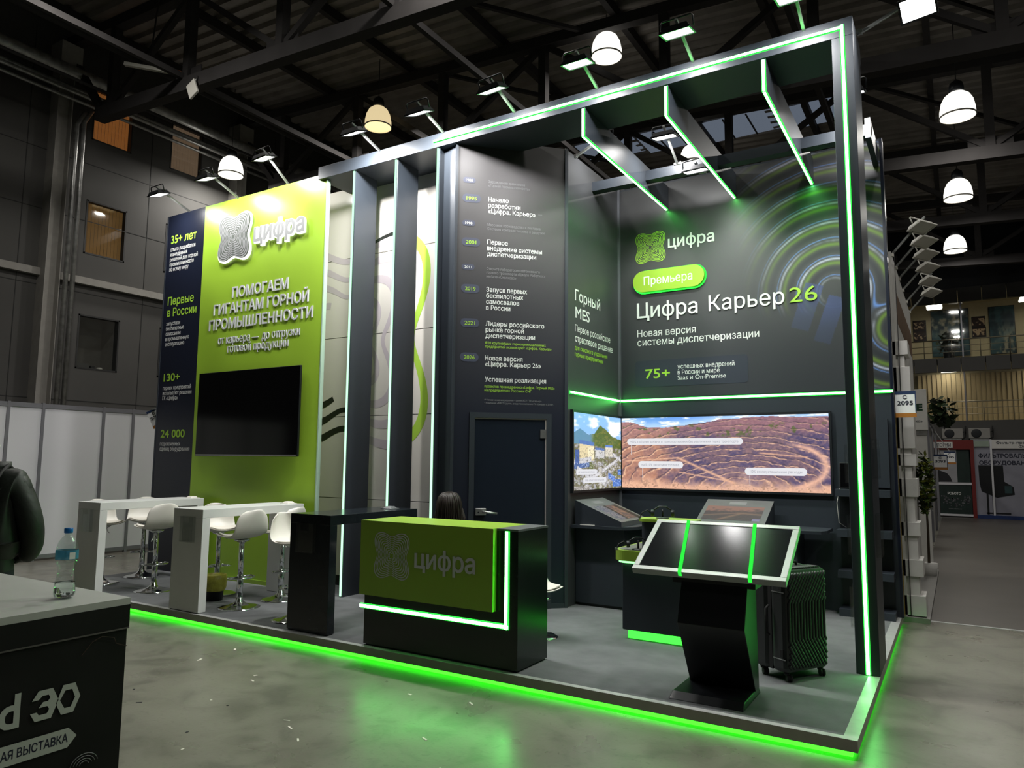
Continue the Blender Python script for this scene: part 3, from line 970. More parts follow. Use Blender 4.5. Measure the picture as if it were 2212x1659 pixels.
# ---- horizontal ceiling fins
for x, lb in ((-2.87, 'graphite ceiling fin with green light edge, nearest the timeline wall'), (-2.06, 'graphite ceiling fin with green light edge, middle of the three'),
              (-1.225, 'graphite ceiling fin with green light edge, nearest the right post')):
    t = thing('ceiling_fin', (x, 7.0, 4.63), lb, 'fin', 'ceiling fins')
    part(t, 'blade', MB().box(x, x + 0.04, 5.88, 8.19, 4.64, 4.92), M_graphite)
    led(t, Frame((0, 5.88, 0), (1, 0, 0)), (x + 0.02, 4.905), (x + 0.02, 4.632), 0.036)
    led(t, Frame((0, 0, 4.64), (1, 0, 0), (0, -1, 0)), (x + 0.02, -5.872), (x + 0.02, -8.18), 0.036)
t = thing('cross_beam', (-2.0, 7.48, 4.74), 'graphite cross beam passing behind the ceiling fins', 'beam')
part(t, 'beam', MB().box(-3.49, -0.55, 7.43, 7.55, 4.74, 4.85), M_graphite)
part(t, 'end_bracket', MB().box(-0.60, -0.55, 7.40, 8.2, 4.70, 4.90), M_graphite)

# ---- timeline wall (diagonal) with door
M_time = grad_mat('timeline_print', (0.008, 0.011, 0.024), (0.050, 0.047, 0.049), 2.0, 3.9, 0.42)  # base colour darker and bluer towards the bottom
t = thing('timeline_wall', FD.p(-0.58, 0, -0.05), 'dark diagonal wall printed with a timeline of years', 'wall panel')
t.location.z = ZP
def dbox(mb, u0, u1, n0, n1, z0, z1):
    return mb.hexa([FD.p(u0, z0, n1), FD.p(u1, z0, n1), FD.p(u1, z0, n0), FD.p(u0, z0, n0), FD.p(u0, z1, n1), FD.p(u1, z1, n1), FD.p(u1, z1, n0), FD.p(u0, z1, n0)])
DU0, DU1 = -0.985, -0.175
mb = MB()
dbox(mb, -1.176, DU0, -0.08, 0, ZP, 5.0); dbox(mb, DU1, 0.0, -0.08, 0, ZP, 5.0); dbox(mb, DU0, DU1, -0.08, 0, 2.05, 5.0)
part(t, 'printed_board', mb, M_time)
part(t, 'edge_profile', dbox(MB(), -1.20, -1.176, -0.08, 0.012, ZP, 5.0), M_graphite)
part(t, 'return_panel', MB().hexa([(-4.55, 5.97, ZP), (-4.345, 5.93, ZP), (-4.345, 5.96, ZP), (-4.55, 6.00, ZP), (-4.55, 5.97, 4.92), (-4.345, 5.93, 4.92), (-4.345, 5.96, 4.92), (-4.55, 6.00, 4.92)]), M_graphite)
part(t, 'edge_profile', dbox(MB(), 0.0, 0.035, -0.08, 0.012, ZP, 5.0), M_graphite)
for u0, u1 in ((-1.17, DU0), (DU1, 0.0)):
    part(t, 'skirting', dbox(MB(), u0, u1, 0, 0.008, ZP, ZP + 0.05), M_graphite)
for s_, z, big in (('1988', 4.525, 0), ('1995', 4.322, 1), ('1998', 4.058, 0), ('2001', 3.848, 1), ('2011', 3.587, 0), ('2019', 3.352, 1), ('2021', 2.99, 1), ('2026', 2.632, 1)):
    h = 0.040 if big else 0.027
    w_, pw = (0.112, 0.195) if big else (0.076, 0.135)
    uc = -1.027 if big else -1.054
    part(t, 'year_pill', MB().prism(rrect(FD, uc - pw / 2, uc + pw / 2, z - h * 0.65, z + h * 1.65, h * 1.14, 0.0005), FD.N * 0.001), M_pill)
    block(t, FD, [(s_, uc - w_ / 2, z, w_)], h, M_tlime if big else M_twhite, 0.012)
for lines, h, m_, bo in (
    ([('Зарождение дивизиона', -.85, 4.528, .40), ('«Горная промышленность»', -.85, 4.487, .455)], .030, M_tgrey, 0),
    ([('Начало', -.849, 4.325, .222), ('разработки', -.849, 4.260, .352), ('«Цифра. Карьер»', -.849, 4.198, .520)], .050, M_twhite, .016),
    ([('**', -.30, 4.205, .045), ('Массовое производство и поставка', -.854, 4.058, .58), ('Системы контроля топлива и загрузки', -.854, 4.014, .624)], .029, M_tgrey, 0),
    ([('Первое', -.855, 3.860, .224), ('внедрение системы', -.855, 3.795, .60), ('диспетчеризации', -.855, 3.732, .535)], .050, M_twhite, .016),
    ([('Открыта лаборатория автономного', -.858, 3.583, .58), ('горного транспорта «Цифра Роботикс»', -.858, 3.542, .64), ('на базе «Сколково»', -.858, 3.50, .32)], .029, M_tgrey, 0),
    ([('Запуск первых', -.858, 3.350, .441), ('беспилотных', -.858, 3.285, .40), ('самосвалов', -.858, 3.222, .356), ('в России', -.858, 3.158, .26)], .050, M_twhite, .016),
    ([('Лидеры российского', -.86, 2.990, .633), ('рынка горной', -.86, 2.926, .412), ('диспетчеризации', -.86, 2.863, .532)], .050, M_twhite, .016),
    ([('8/10 крупнейших горнопромышленных', -.861, 2.797, .652), ('предприятий используют «Цифра. Карьер»', -.861, 2.758, .714)], .028, M_tlime, .004),
    ([('Новая версия', -.863, 2.626, .402), ('«Цифра. Карьер 26»', -.861, 2.566, .60)], .050, M_twhite, .016),
    ([('Успешная реализация', -.861, 2.405, .657)], .050, M_twhite, .016),
    ([('проектов по внедрению «Цифра. Горный MES»', -.863, 2.343, .754), ('на предприятиях России и СНГ', -.863, 2.303, .50)], .028, M_tlime, .004),
    ([('** Новое название решения – ранее АСУ ГТК «Карьер»', -.863, 2.208, .612), ('* Компания «ВИСТ Групп», входит в компанию ГК «Цифра» с 2018 г.', -.863, 2.176, .742)], .018, M_tgrey, 0)):
    block(t, FD, lines, h, m_, bo)

# door in the timeline wall
t = thing('door_1', FD.p(-0.58, ZP, 0), 'dark flush door with steel lever handle in the timeline wall', None, kind='structure')
mb = MB()
dbox(mb, DU0 - 0.03, DU0 + 0.025, -0.07, 0.014, ZP, 2.085); dbox(mb, DU1 - 0.025, DU1 + 0.03, -0.07, 0.014, ZP, 2.085); dbox(mb, DU0 + 0.025, DU1 - 0.025, -0.07, 0.014, 2.03, 2.085)
part(t, 'door_frame', mb, M_graphite)
mb = MB()
dbox(mb, DU1 - 0.035, DU1 - 0.025, -0.03, 0.006, ZP, 2.03); dbox(mb, DU0 + 0.03, DU1 - 0.025, -0.03, 0.006, 2.02, 2.03)
ptag(part(t, 'seal', mb, mat('grey_seal', (0.42, 0.38, 0.36), 0.5, var=0.05)), 'pale door seal')
part(t, 'door_leaf', dbox(MB(), DU0 + 0.03, DU1 - 0.037, -0.05, -0.004, ZP + 0.01, 2.017), mat('navy_door', (0.012, 0.017, 0.028), 0.25, var=0.03))
for z in (1.83, 0.42):
    h_ = part(t, 'hinge', dbox(MB(), DU1 - 0.09, DU1 - 0.03, -0.004, 0.012, z, z + 0.09), M_steel)
hd = part(t, 'handle', dbox(MB(), -0.945, -0.835, -0.004, 0.03, 1.045, 1.115), M_steel, bevel=0.006)
part(hd, 'lever', MB().tube([FD.p(-0.865, 1.08, 0.03), FD.p(-0.865, 1.08, 0.065), FD.p(-0.855, 1.08, 0.07), FD.p(-0.73, 1.065, 0.07)], 0.012, 10), M_steel)
part(hd, 'keyhole', MB().tube([FD.p(-0.915, 1.075, 0.03), FD.p(-0.915, 1.075, 0.036)], 0.008, 10), M_dark)

# ---- niche side wall
M_niche = mat('niche_print', (0.052, 0.054, 0.058), 0.42, var=0.03)
t = thing('niche_side_wall', (-3.53, 7.5, ZP), 'dark side wall of the niche printed Горный MES', 'wall panel')
part(t, 'printed_board', MB().box(-3.57, -3.49, 6.79, 8.20, ZP, 5.0), M_niche)
part(t, 'edge_profile', MB().box(-3.575, -3.478, 6.765, 6.79, ZP, 5.0), mat('grey_profile', (0.16, 0.17, 0.19), 0.4, 0.3, var=0.03))
part(t, 'corner_profile', MB().box(-3.49, -3.462, 8.172, 8.20, ZP, 5.0), MATS['grey_profile'])
led(t, FM, (6.85, 2.332), (8.19, 2.332), 0.034)
block(t, FM, [('Горный', 6.982, 3.357, .655), ('MES', 6.99, 3.165, .361)], .125, M_twhite, .012)
block(t, FM, [('Первое российское', 6.982, 3.012, .94), ('отраслевое решение', 6.982, 2.90, 1.012)], .076, M_twhite, .010)
block(t, FM, [('для сквозного управления', 6.976, 2.808, .86), ('горным предприятием', 6.976, 2.736, .738)], .050, M_tlime, .006)

# ---- back wall with mural
t = thing('back_wall', (-2.0, 8.27, ZP), 'dark back wall printed with the premiere title and swirling mural', 'wall panel')
part(t, 'board', MB().box(-3.57, -0.535, 8.20, 8.32, ZP, 5.0), M_graphite)
part(t, 'edge_profile', MB().box(-0.535, -0.51, 8.195, 8.33, ZP, 5.0), M_navy)
part(t, 'edge_strip', MB().box(-0.51, -0.505, 8.31, 8.325, ZP, 2.2), mat('yellow_strip', (0.35, 0.25, 0.05), 0.5, var=0.05))
def mural(U, V):
    X, Z = -3.46 + 2.92 * U, 2.36 + 2.62 * V
    c = np.zeros(U.shape + (3,)) + np.array([0.245, 0.25, 0.255])
    c = mixc(c, [0.205, 0.215, 0.235], sst(0.5, 0.0, V))
    d1 = np.hypot(X + 1.02, (Z - 3.42))
    d2 = np.hypot(X + 0.42, (Z - 2.98) * 1.05)
    k = 0.22
    h = np.clip(0.5 + 0.5 * (d2 + 0.10 - d1) / k, 0, 1)
    f = (d2 + 0.10) * (1 - h) + d1 * h - k * h * (1 - h)
    f = f + 0.03 * (fbm(X * 1.6, Z * 1.6) - 0.5)
    ph = f / 0.205
    fr_ = ph - np.floor(ph)
    ang = np.arctan2(Z - 3.42, X + 1.02)
    a = sst(-2.15, -1.25, X + 0.10 * np.sin(Z * 3)) * sst(2.35, 2.75, Z + (X + 1.0) * 0.8)
    a = a * np.clip(1.25 - 0.35 * f, 0.3, 1) * np.where((Z < 3.42) & (X < -0.95), sst(3.15, 3.5, Z), 1)
    inner = sst(0.10, 0.20, f)
    line1 = np.exp(-((fr_ - 0.86) / 0.030) ** 2)
    white = np.exp(-((fr_ - 0.70) / 0.060) ** 2) * sst(0.15, 0.6, fbm(ang * 2.2 + ph.astype(int) * 3.1, ph.astype(int) * 1.7 + 0 * X))
    green = np.exp(-((fr_ - 0.48) / 0.11) ** 2)
    dark = np.exp(-((fr_ - 0.16) / 0.16) ** 2)
    c = mixc(c, [0.16, 0.17, 0.19], dark * a * inner * 0.8)
    c = mixc(c, [0.40, 0.52, 0.20], green * a * inner * 0.9)
    c = mixc(c, [0.72, 0.74, 0.82], white * a * inner * 0.95)
    c = mixc(c, [0.38, 0.52, 0.78], line1 * a * inner)
    for (px, pz, sx) in ((-1.30, 3.28, 0.10), (-1.08, 3.12, 0.09)):     # blue glass shards
        q = (X - px) - (Z - pz) * 0.35
        w_ = ((np.abs(q) < sx) & (np.abs(Z - pz + q * 0.3) < 0.24)).astype(float)
        c = mixc(c, [0.25, 0.30, 0.48], w_ * (0.35 + 0.4 * sst(-0.2, 0.2, Z - pz)))
    return c
ptag(paint(t, 'mural_print', FB, -3.46, -0.54, 2.36, 4.98, 330, 300, mural, vmat('mural_ink', 0, 0.4), 0.002), 'dark print with swirling green and blue arcs')
led(t, FB, (-3.47, 2.332), (-0.515, 2.332), 0.034)
part(t, 'clover_emblem', emblem(MB(), FB, -3.07, 4.205, 0.188, 0.004, 0, 0.042), M_tlime)
block(t, FB, [('цифра', -2.845, 4.165, .56)], .142, M_twhite, .012, .003, .006, 'raised_lettering')
pp = part(t, 'premiere_badge', MB().prism(rrect(FB, -3.28, -2.40, 3.645, 3.905, 0.13, 0.003, 12), FB.N * 0.05), M_limep)
mb = MB()
P1, P2 = rrect(FB, -3.295, -2.385, 3.63, 3.92, 0.145, 0.004, 12), rrect(FB, -3.28, -2.40, 3.645, 3.905, 0.13, 0.004, 12)
for i in range(len(P1)):
    j = (i + 1) % len(P1)
    mb.quad(P1[i], P1[j], P2[j], P2[i])
ptag(part(pp, 'badge_glow', mb, M_ledg), 'green glowing outline of the badge')
block(pp, FB, [('Премьера', -3.14, 3.728, .60)], .105, M_twhite, .004, .0535)
block(t, FB, [('Цифра', -3.246, 3.335, .75)],   .185, M_twhite, .006, .003, .012, 'raised_lettering')
block(t, FB, [('Карьер', -2.364, 3.340, .835)],   .182, M_twhite, .003, .003, .012, 'raised_lettering')
block(t, FB, [('26', -1.476, 3.343, .285)], .172, M_tlime, .0, .003, .012, 'raised_lettering')
block(t, FB, [('Новая версия', -3.248, 3.105, .722), ('системы диспетчеризации', -3.248, 2.995, 1.439)], .086, M_twhite, .004)
part(t, 'info_box', MB().prism(rrect(FB, -3.278, -1.94, 2.49, 2.81, 0.04, 0.003), FB.N * 0.001), M_box)
block(t, FB, [('75+', -3.15, 2.594, .306)], .115, M_tlime, .014, .0045)
block(t, FB, [('успешных внедрений', -2.75, 2.690, .662), ('в России и мире', -2.75, 2.622, .494), ('Saas и On-Premise', -2.75, 2.558, .562)], .054, M_twhite, .006, .0045)

# ---- video screens
def pit(U, V):
    n1, n2, n3 = fbm(U * 14, V * 6), fbm(U * 40 + 5, V * 18 + 3), fbm(U * 110, V * 48)
    ridge = np.interp(U, [0, .05, .10, .14, .25, .34, .42, .52, .60, .72, .80, 1.0], [.945, .94, .90, .862, .862, .885, .91, .955, .965, .985, .975, .965]) + 0.02 * (n2 - .5)
    e = np.sqrt(((U - .62) / .85) ** 2 + ((V - .00) / .92) ** 2)
    ph = e * 12.0 + (n1 - .5) * 1.0 + (n2 - .5) * .35
    f = ph - np.floor(ph)
    c = np.zeros(U.shape + (3,)) + np.array([.46, .37, .43])
    c = mixc(c, [.33, .29, .43], sst(.35, .7, n1))
    c = mixc(c, [.55, .40, .38], sst(.45, .75, n3) * .55)
    left = sst(.42, .12, U + (n1 - .5) * .2)
    c = mixc(c, [.84, .58, .43], left * (.55 + .4 * (n2 - .3)))
    top = sst(.68, .88, V)
    c = mixc(c, [.62, .43, .46], top * .7)
    bench = np.exp(-((f - .12) / .075) ** 2) * sst(.30, .62, n2 + .08)
    c = mixc(c, [.93, .74, .60], bench * .9 * (1 - .4 * top))
    c = mixc(c, [.20, .17, .24], np.exp(-((f - .26) / .07) ** 2) * .55)
    c = mixc(c, [.33, .38, .20], sst(.62, .70, n2) * sst(.70, .76, V) * sst(.92, .86, V) * .8)
    c = mixc(c, [.92, .72, .60], sst(.16, .04, V + (n1 - .5) * .12) * .9)
    c = mixc(c, [.38, .27, .22], sst(.55, .7, n3) * sst(.22, .02, V) * .5)
    road = np.abs(np.hypot((U - .80) / .185, (V - .33) / .28) - 1)
    c = mixc(c, [.90, .70, .60], np.exp(-(road / .10) ** 2) * sst(.80, .88, U) * .9)
    for (a, b_, wd) in (((.30, .43), (.57, .10), .012), ((.03, .38), (.30, .43), .010), ((.31, .23), (.56, .12), .008), ((.70, .50), (.90, .45), .009)):
        a, b_ = np.array(a), np.array(b_)
        tt = np.clip(((U - a[0]) * (b_ - a)[0] + (V - a[1]) * (b_ - a)[1]) / ((b_ - a) @ (b_ - a)), 0, 1)
        d = np.hypot(U - a[0] - tt * (b_ - a)[0], V - a[1] - tt * (b_ - a)[1])
        c = mixc(c, [.88, .68, .56], np.exp(-(d / wd) ** 2) * .9)
    dust = np.exp(-(((U - .60) / .10) ** 2 + ((V - .15) / .13) ** 2)) * sst(.3, .6, n1)
    c = mixc(c, [.90, .72, .62], dust * .6)
    c = c + (n3 - .5)[..., None] * .16
    sky = np.zeros(U.shape + (3,)) + np.array([.42, .62, .90])
    sky = mixc(sky, [.80, .90, 1.0], sst(.12, .0, V - ridge) * .7)
    sky = mixc(sky, [1, 1, 1], sst(.58, .70, fbm(U * 18, V * 30)) * .85)
    c = np.where((V > ridge)[..., None], sky, c)
    return c

def plant_view(U, V):
    n1, n2, n3 = fbm(U * 6, V * 10), fbm(U * 22, V * 34), fbm(U * 60, V * 90)
    c = np.zeros(U.shape + (3,)) + np.array([.45, .44, .34])
    c = mixc(c, [.66, .66, .68], sst(.45, .6, n2))
    c = mixc(c, [.35, .40, .18], sst(.60, .72, n1) * .8)
    ridge = np.interp(U, [0, .12, .28, .40, .52, .62, .80, 1.0], [.74, .80, .72, .74, .86, .83, .72, .68]) + .02 * (n2 - .5)
    hill = np.zeros_like(c) + np.array([.30, .40, .14])
    hill = mixc(hill, [.52, .50, .22], sst(.4, .7, n2) * .7)
    hill = mixc(hill, [.16, .26, .10], sst(.5, .7, n3) * .5)
    hill = mixc(hill, [.36, .56, .72], sst(.42, .30, U) * .9)
    c = np.where((V > .60 - .05 * U)[..., None], hill, c)
    sky = np.zeros_like(c) + np.array([.55, .74, .95])
    sky = mixc(sky, [.97, .98, 1.0], sst(.40, .60, fbm(U * 5, V * 9 + 4)))
    c = np.where((V > ridge)[..., None], sky, c)
    def rc(u0, u1, v0, v1, col, sh=0.0):
        nonlocal c
        vv = V + sh * (U - u0)
        c = np.where(((U > u0) & (U < u1) & (vv > v0) & (vv < v1))[..., None], np.array(col) * (.92 + .16 * n3)[..., None], c)
    rc(.10, .40, .40, .62, (.86, .80, .64), .08); rc(.10, .40, .60, .65, (.30, .45, .70), .08); rc(.27, .40, .40, .56, (.92, .88, .74))
    rc(.42, .62, .42, .54, (.80, .80, .80), .05); rc(.42, .62, .53, .56, (.32, .46, .72), .05); rc(.64, .80, .44, .58, (.84, .82, .76)); rc(.64, .80, .57, .60, (.34, .50, .78))
    rc(.0, .34, .33, .40, (.78, .78, .80), -.1); rc(.02, .10, .33, .52, (.24, .36, .62)); rc(.0, .3, .27, .33, (.25, .38, .62), -.1)
    rc(.05, .62, .24, .31, (.74, .74, .76), .35); rc(.30, .98, .10, .14, (.80, .80, .82), -.45); rc(.80, 1.0, .02, .12, (.22, .45, .78)); rc(.92, 1.0, .18, .26, (.20, .42, .76))
    rc(.70, .86, .14, .22, (.30, .48, .80), .4); rc(.0, .3, .0, .05, (.6, .58, .56)); rc(.5, .56, .0, .3, (.76, .75, .72)); rc(.80, 1.0, .46, .50, (.82, .82, .84), .5)
    c = mixc(c, [.92, .92, .92], (sst(.62, .70, n3) * (V < .36)) * .6)
    c = mixc(c, [.20, .20, .20], (sst(.40, .30, n3) * (V < .56)) * .5)
    return c
M_video = vmat('video_picture', 1.15)
M_pillw = emat('white_caption', (0.93, 0.93, 0.97), 0.88)
M_capt = mat('grey_caption_text', (0.1, 0.1, 0.12), 0.5, var=0.01, emit=(0.45, 0.45, 0.55), es=0.55)
t = thing('video_screen', (-2.29, 8.19, 1.27), 'long lit video screen showing a terraced open pit mine', 'screen')
part(t, 'bezel', MB().box(-3.465, -1.10, 8.165, 8.20, 1.262, 2.145), M_dark)
paint(t, 'picture', Frame((0, 8.165, 0), (1, 0, 0)), -3.448, -1.122, 1.287, 2.118, 420, 170, pit, M_video, 0.001)
F1 = Frame((0, 8.165, 0), (1, 0, 0))
for s_, u, v, w_, h in (('+20% к объему добычи и транспортировки без увеличения парка транспорта', -3.377, 1.796, 1.368, .076), ('на 5-10% экономия топлива', -3.237, 1.524, .547, .080), ('- 10% эксплуатационные расходы', -1.994, 1.462, .644, .082)):
    c_ = part(t, 'caption', MB().prism(rrect(F1, u, u + w_, v, v + h, h / 2 - .001, .002), F1.N * .0005), M_pillw)
    block(c_, F1, [(s_, u + .04, v + h * .32, w_ - .09)], h * .34, M_capt, 0, .0032)
    part(t, 'pointer', MB().box(u + .05, u + .054, 8.162, 8.163, v - .12, v), M_pillw)
t = thing('video_screen', (-3.48, 7.54, 1.27), 'lit video screen on the niche side showing a factory under green hills', 'screen')
part(t, 'bezel', MB().box(-3.49, -3.455, 6.87, 8.165, 1.262, 2.145), M_dark)
F2 = Frame((-3.455, 0, 0), (0, 1, 0))
paint(t, 'picture', F2, 6.892, 8.15, 1.287, 2.118, 240, 170, plant_view, M_video, 0.001)
for s_, u, v, w_, h in (('AI видеоаналитика', 6.938, 1.452, .525, .058), ('ОБ обогатительная', 7.109, 1.359, .61, .060)):
    c_ = part(t, 'caption', MB().prism(rrect(F2, u, u + w_, v, v + h, h / 2 - .001, .002), F2.N * .0005), M_pillw)
    block(c_, F2, [(s_, u + .05, v + h * .32, w_ - .12)], h * .36, M_capt, 0, .0032)

# ---- desks with sloping displays
t = thing('corner_desk', (-3.2, 7.4, ZP), 'dark corner desk with rounded top along the niche side wall', 'desk')
part(t, 'cabinet', MB().box(-3.48, -2.93, 6.98, 8.165, ZP + 0.03, 0.905), M_graphite)
part(t, 'plinth', MB().box(-3.47, -2.95, 7.0, 8.165, ZP, ZP + 0.03), M_black)
pts = [(-3.48, 6.86, .905)]
for k in range(9):
    a = math.radians(-90 + 90 * k / 8)
    pts.append((-3.05 + 0.25 * math.cos(a), 7.11 + 0.25 * math.sin(a), .905))
pts += [(-2.80, 7.45, .905), (-2.80, 8.165, .905), (-3.48, 8.165, .905)]
part(t, 'desk_top', MB().prism(pts, (0, 0, 0.03)), M_graphite)
M_slope = mat('grey_display_face', (0.12, 0.125, 0.13), 0.4, var=0.04)
def wedge(t, fr, u0, u1, d, zb, zf, z0):
    """box with sloping top; fr at its back edge, depth d along fr.N"""
    mb = MB()
    A = [fr.p(u0, z0, 0), fr.p(u1, z0, 0), fr.p(u1, z0, d), fr.p(u0, z0, d)]
    B = [fr.p(u0, zb, 0), fr.p(u1, zb, 0), fr.p(u1, zf, d), fr.p(u0, zf, d)]
    i = [mb.vert(q) for q in A + B]
    for q, mi in (((0, 1, 2, 3), 0), ((7, 6, 5, 4), 1), ((3, 2, 6, 7), 1), ((0, 4, 5, 1), 0), ((0, 3, 7, 4), 0), ((1, 5, 6, 2), 0)):
        mb.face([i[k] for k in q], mi)
    part(t, 'housing', mb, [M_graphite, M_slope])
    V = (fr.p(0, zb, 0) - fr.p(0, zf, d))
    L = V.length
    return Frame(fr.p(0, zf, d), fr.U, V), L
def aerial(U, V):
    n1, n2 = fbm(U * 9, V * 6), fbm(U * 40, V * 26)
    c = np.zeros(U.shape + (3,)) + np.array([.62, .46, .36])
    c = mixc(c, [.30, .26, .30], sst(.45, .6, n1) * .7)
    c = mixc(c, [.80, .66, .55], sst(.55, .7, n2) * .6)
    lf = sst(.42, .36, U)
    c = mixc(c, [.62, .64, .68], lf * .8)
    c = mixc(c, [.20, .28, .45], lf * sst(.5, .6, n2))
    c = mixc(c, [.06, .06, .07], sst(.05, .03, np.abs(U - .42 - .1 * (V - .5))) + sst(.80, .84, U))
    return c
def haul(U, V):
    n1, n2 = fbm(U * 8, V * 6), fbm(U * 30, V * 24)
    c = np.zeros(U.shape + (3,)) + np.array([.36, .31, .33])
    c = c + (n2 - .5)[..., None] * .08
    c = mixc(c, [.70, .52, .46], sst(.62, .80, V + (n1 - .5) * .5))
    for a, b_, wd in (((.0, .30), (.60, .52), .03), ((.28, .0), (.66, .52), .045), ((.60, .52), (1., .45), .05)):
        a, b_ = np.array(a), np.array(b_)
        tt = np.clip(((U - a[0]) * (b_ - a)[0] + (V - a[1]) * (b_ - a)[1]) / ((b_ - a) @ (b_ - a)), 0, 1)
        c = mixc(c, [.62, .50, .42], np.exp(-(np.hypot(U - a[0] - tt * (b_ - a)[0], V - a[1] - tt * (b_ - a)[1]) / wd) ** 2))
    return mixc(c, [.66, .64, .80], ((U > .87) & (V < .16)).astype(float))
M_tab = vmat('tablet_picture', 0.55)
t = thing('sloping_display', (-3.2, 7.25, .935), 'sloping display box with site picture on the corner desk', 'display', 'sloping display boxes')
fr, L = wedge(t, Frame((-3.445, 0, 0), (0, 1, 0)), 6.90, 7.60, 0.52, 1.19, 0.985, .936)
paint(t, 'picture', fr, 6.97, 7.53, .05, L * .66, 90, 60, aerial, M_tab, 0.002)
part(t, 'caption', MB().quad(fr.p(7.15, L * .76, .002), fr.p(7.36, L * .76, .002), fr.p(7.36, L * .88, .002), fr.p(7.15, L * .88, .002)), M_tgrey)
t = thing('back_desk', (-1.9, 7.9, ZP), 'long dark desk under the open pit video screen', 'desk')
part(t, 'cabinet', MB().box(-2.79, -1.40, 7.75, 8.165, ZP + 0.03, 0.905), M_graphite)
part(t, 'desk_top', MB().prism([(-2.795, 7.62, .905), (-1.35, 7.62, .905), (-1.16, 7.68, .905), (-1.12, 7.78, .905), (-1.12, 8.165, .905), (-2.795, 8.165, .905)], (0, 0, .03)), M_graphite)
part(t, 'plinth', MB().box(-2.79, -1.42, 7.78, 8.16, ZP, ZP + 0.03), M_black)
t = thing('sloping_display', (-2.03, 7.85, .935), 'sloping display box with haul road picture under the long video screen', 'display', 'sloping display boxes')
fr, L = wedge(t, Frame((0, 8.10, 0), (1, 0, 0)), -2.39, -1.68, 0.48, 1.19, 0.975, .936)
paint(t, 'picture', fr, -2.345, -1.745, .06, L * .70, 90, 50, haul, M_tab, 0.002)
part(t, 'caption', MB().quad(fr.p(-2.13, L * .78, .002), fr.p(-1.95, L * .78, .002), fr.p(-1.95, L * .90, .002), fr.p(-2.13, L * .90, .002)), M_tgrey)
t = thing('leaflet', (-3.33, 6.93, .936), 'small white leaflet lying on the corner desk', 'leaflet')
part(t, 'sheet', MB().box(-3.38, -3.22, 6.88, 6.92, .936, .942), M_plastic)

# ---- wall shelves at the right end of the back wall
t = thing('brochure_shelves', (-0.82, 8.1, ZP), 'dark four tier brochure shelves at the right end of the back wall', 'shelf')
part(t, 'upper_panel', MB().box(-1.05, -0.575, 8.14, 8.197, 1.36, 2.05), M_graphite)
part(t, 'recess_panel', MB().box(-1.05, -0.575, 8.185, 8.197, ZP, 1.30), M_black)
for z in (1.27, 0.87, 0.47, ZP):
    part(t, 'shelf', MB().box(-1.06, -0.565, 7.95, 8.185, z, z + 0.07), M_graphite)
t = thing('tablet', (-0.96, 8.1, 1.34), 'small black tablet leaning on the top shelf', 'tablet')
mb = MB(); mb.T = Matrix.Translation((-0.93, 8.06, 1.345)) @ Matrix.Rotation(math.radians(-14), 4, 'X')
mb.box(-0.10, 0.10, -0.006, 0.006, 0, 0.27)
part(t, 'body', mb, M_black, bevel=0.003)
mb = MB(); mb.T = Matrix.Translation((-0.93, 8.06, 1.345)) @ Matrix.Rotation(math.radians(-14), 4, 'X')
mb.box(-0.09, 0.09, -0.0075, -0.006, 0.01, 0.26)
part(t, 'glass', mb, M_screen)
part(t, 'cable', MB().tube([(-1.03, 8.10, 1.35), (-1.06, 8.08, 1.2), (-1.05, 8.10, 1.0), (-0.99, 8.15, 0.95)], 0.004, 6), M_plastic)

# ---- island pedestal with lime tray and headsets
t = thing('demo_pedestal', (-2.1, 6.25, ZP), 'dark demo pedestal with lime rimmed top and tray, glowing green at its base', 'pedestal')
part(t, 'body', MB().box(-2.50, -1.72, 5.90, 6.60, ZP + 0.075, 0.74), M_graphite, bevel=0.01)
part(t, 'base_light', MB().box(-2.46, -1.76, 5.94, 6.56, ZP + 0.002, ZP + 0.075), emat('pedestal_base_light', (0.05, 1.0, 0.05), 2.2))
def rbox(x0, x1, y0, y1, r, z0, z1):
    pts = []
    for cx_, cy_, a0 in ((x1 - r, y0 + r, -90), (x1 - r, y1 - r, 0), (x0 + r, y1 - r, 90), (x0 + r, y0 + r, 180)):
        for k in range(9):
            a = math.radians(a0 + 90 * k / 8)
            pts.append((cx_ + r * math.cos(a), cy_ + r * math.sin(a), z0))
    return MB().prism(pts, (0, 0, z1 - z0))
part(t, 'tray_light', rbox(-2.545, -1.68, 5.865, 6.63, 0.10, 0.737, 0.757), emat('tray_light', (0.25, 1.0, 0.28), 2.5))
part(t, 'tray', rbox(-2.57, -1.65, 5.84, 6.66, 0.12, 0.757, 0.845), M_lime)
part(t, 'tray_top', rbox(-2.54, -1.68, 5.87, 6.63, 0.10, 0.845, 0.849), M_slope)
part(t, 'tower', rbox(-2.36, -1.90, 5.98, 6.20, 0.05, 0.849, 1.085), M_graphite)
part(t, 'tower_rim', rbox(-2.385, -1.88, 5.955, 6.22, 0.08, 1.085, 1.11), M_lime)
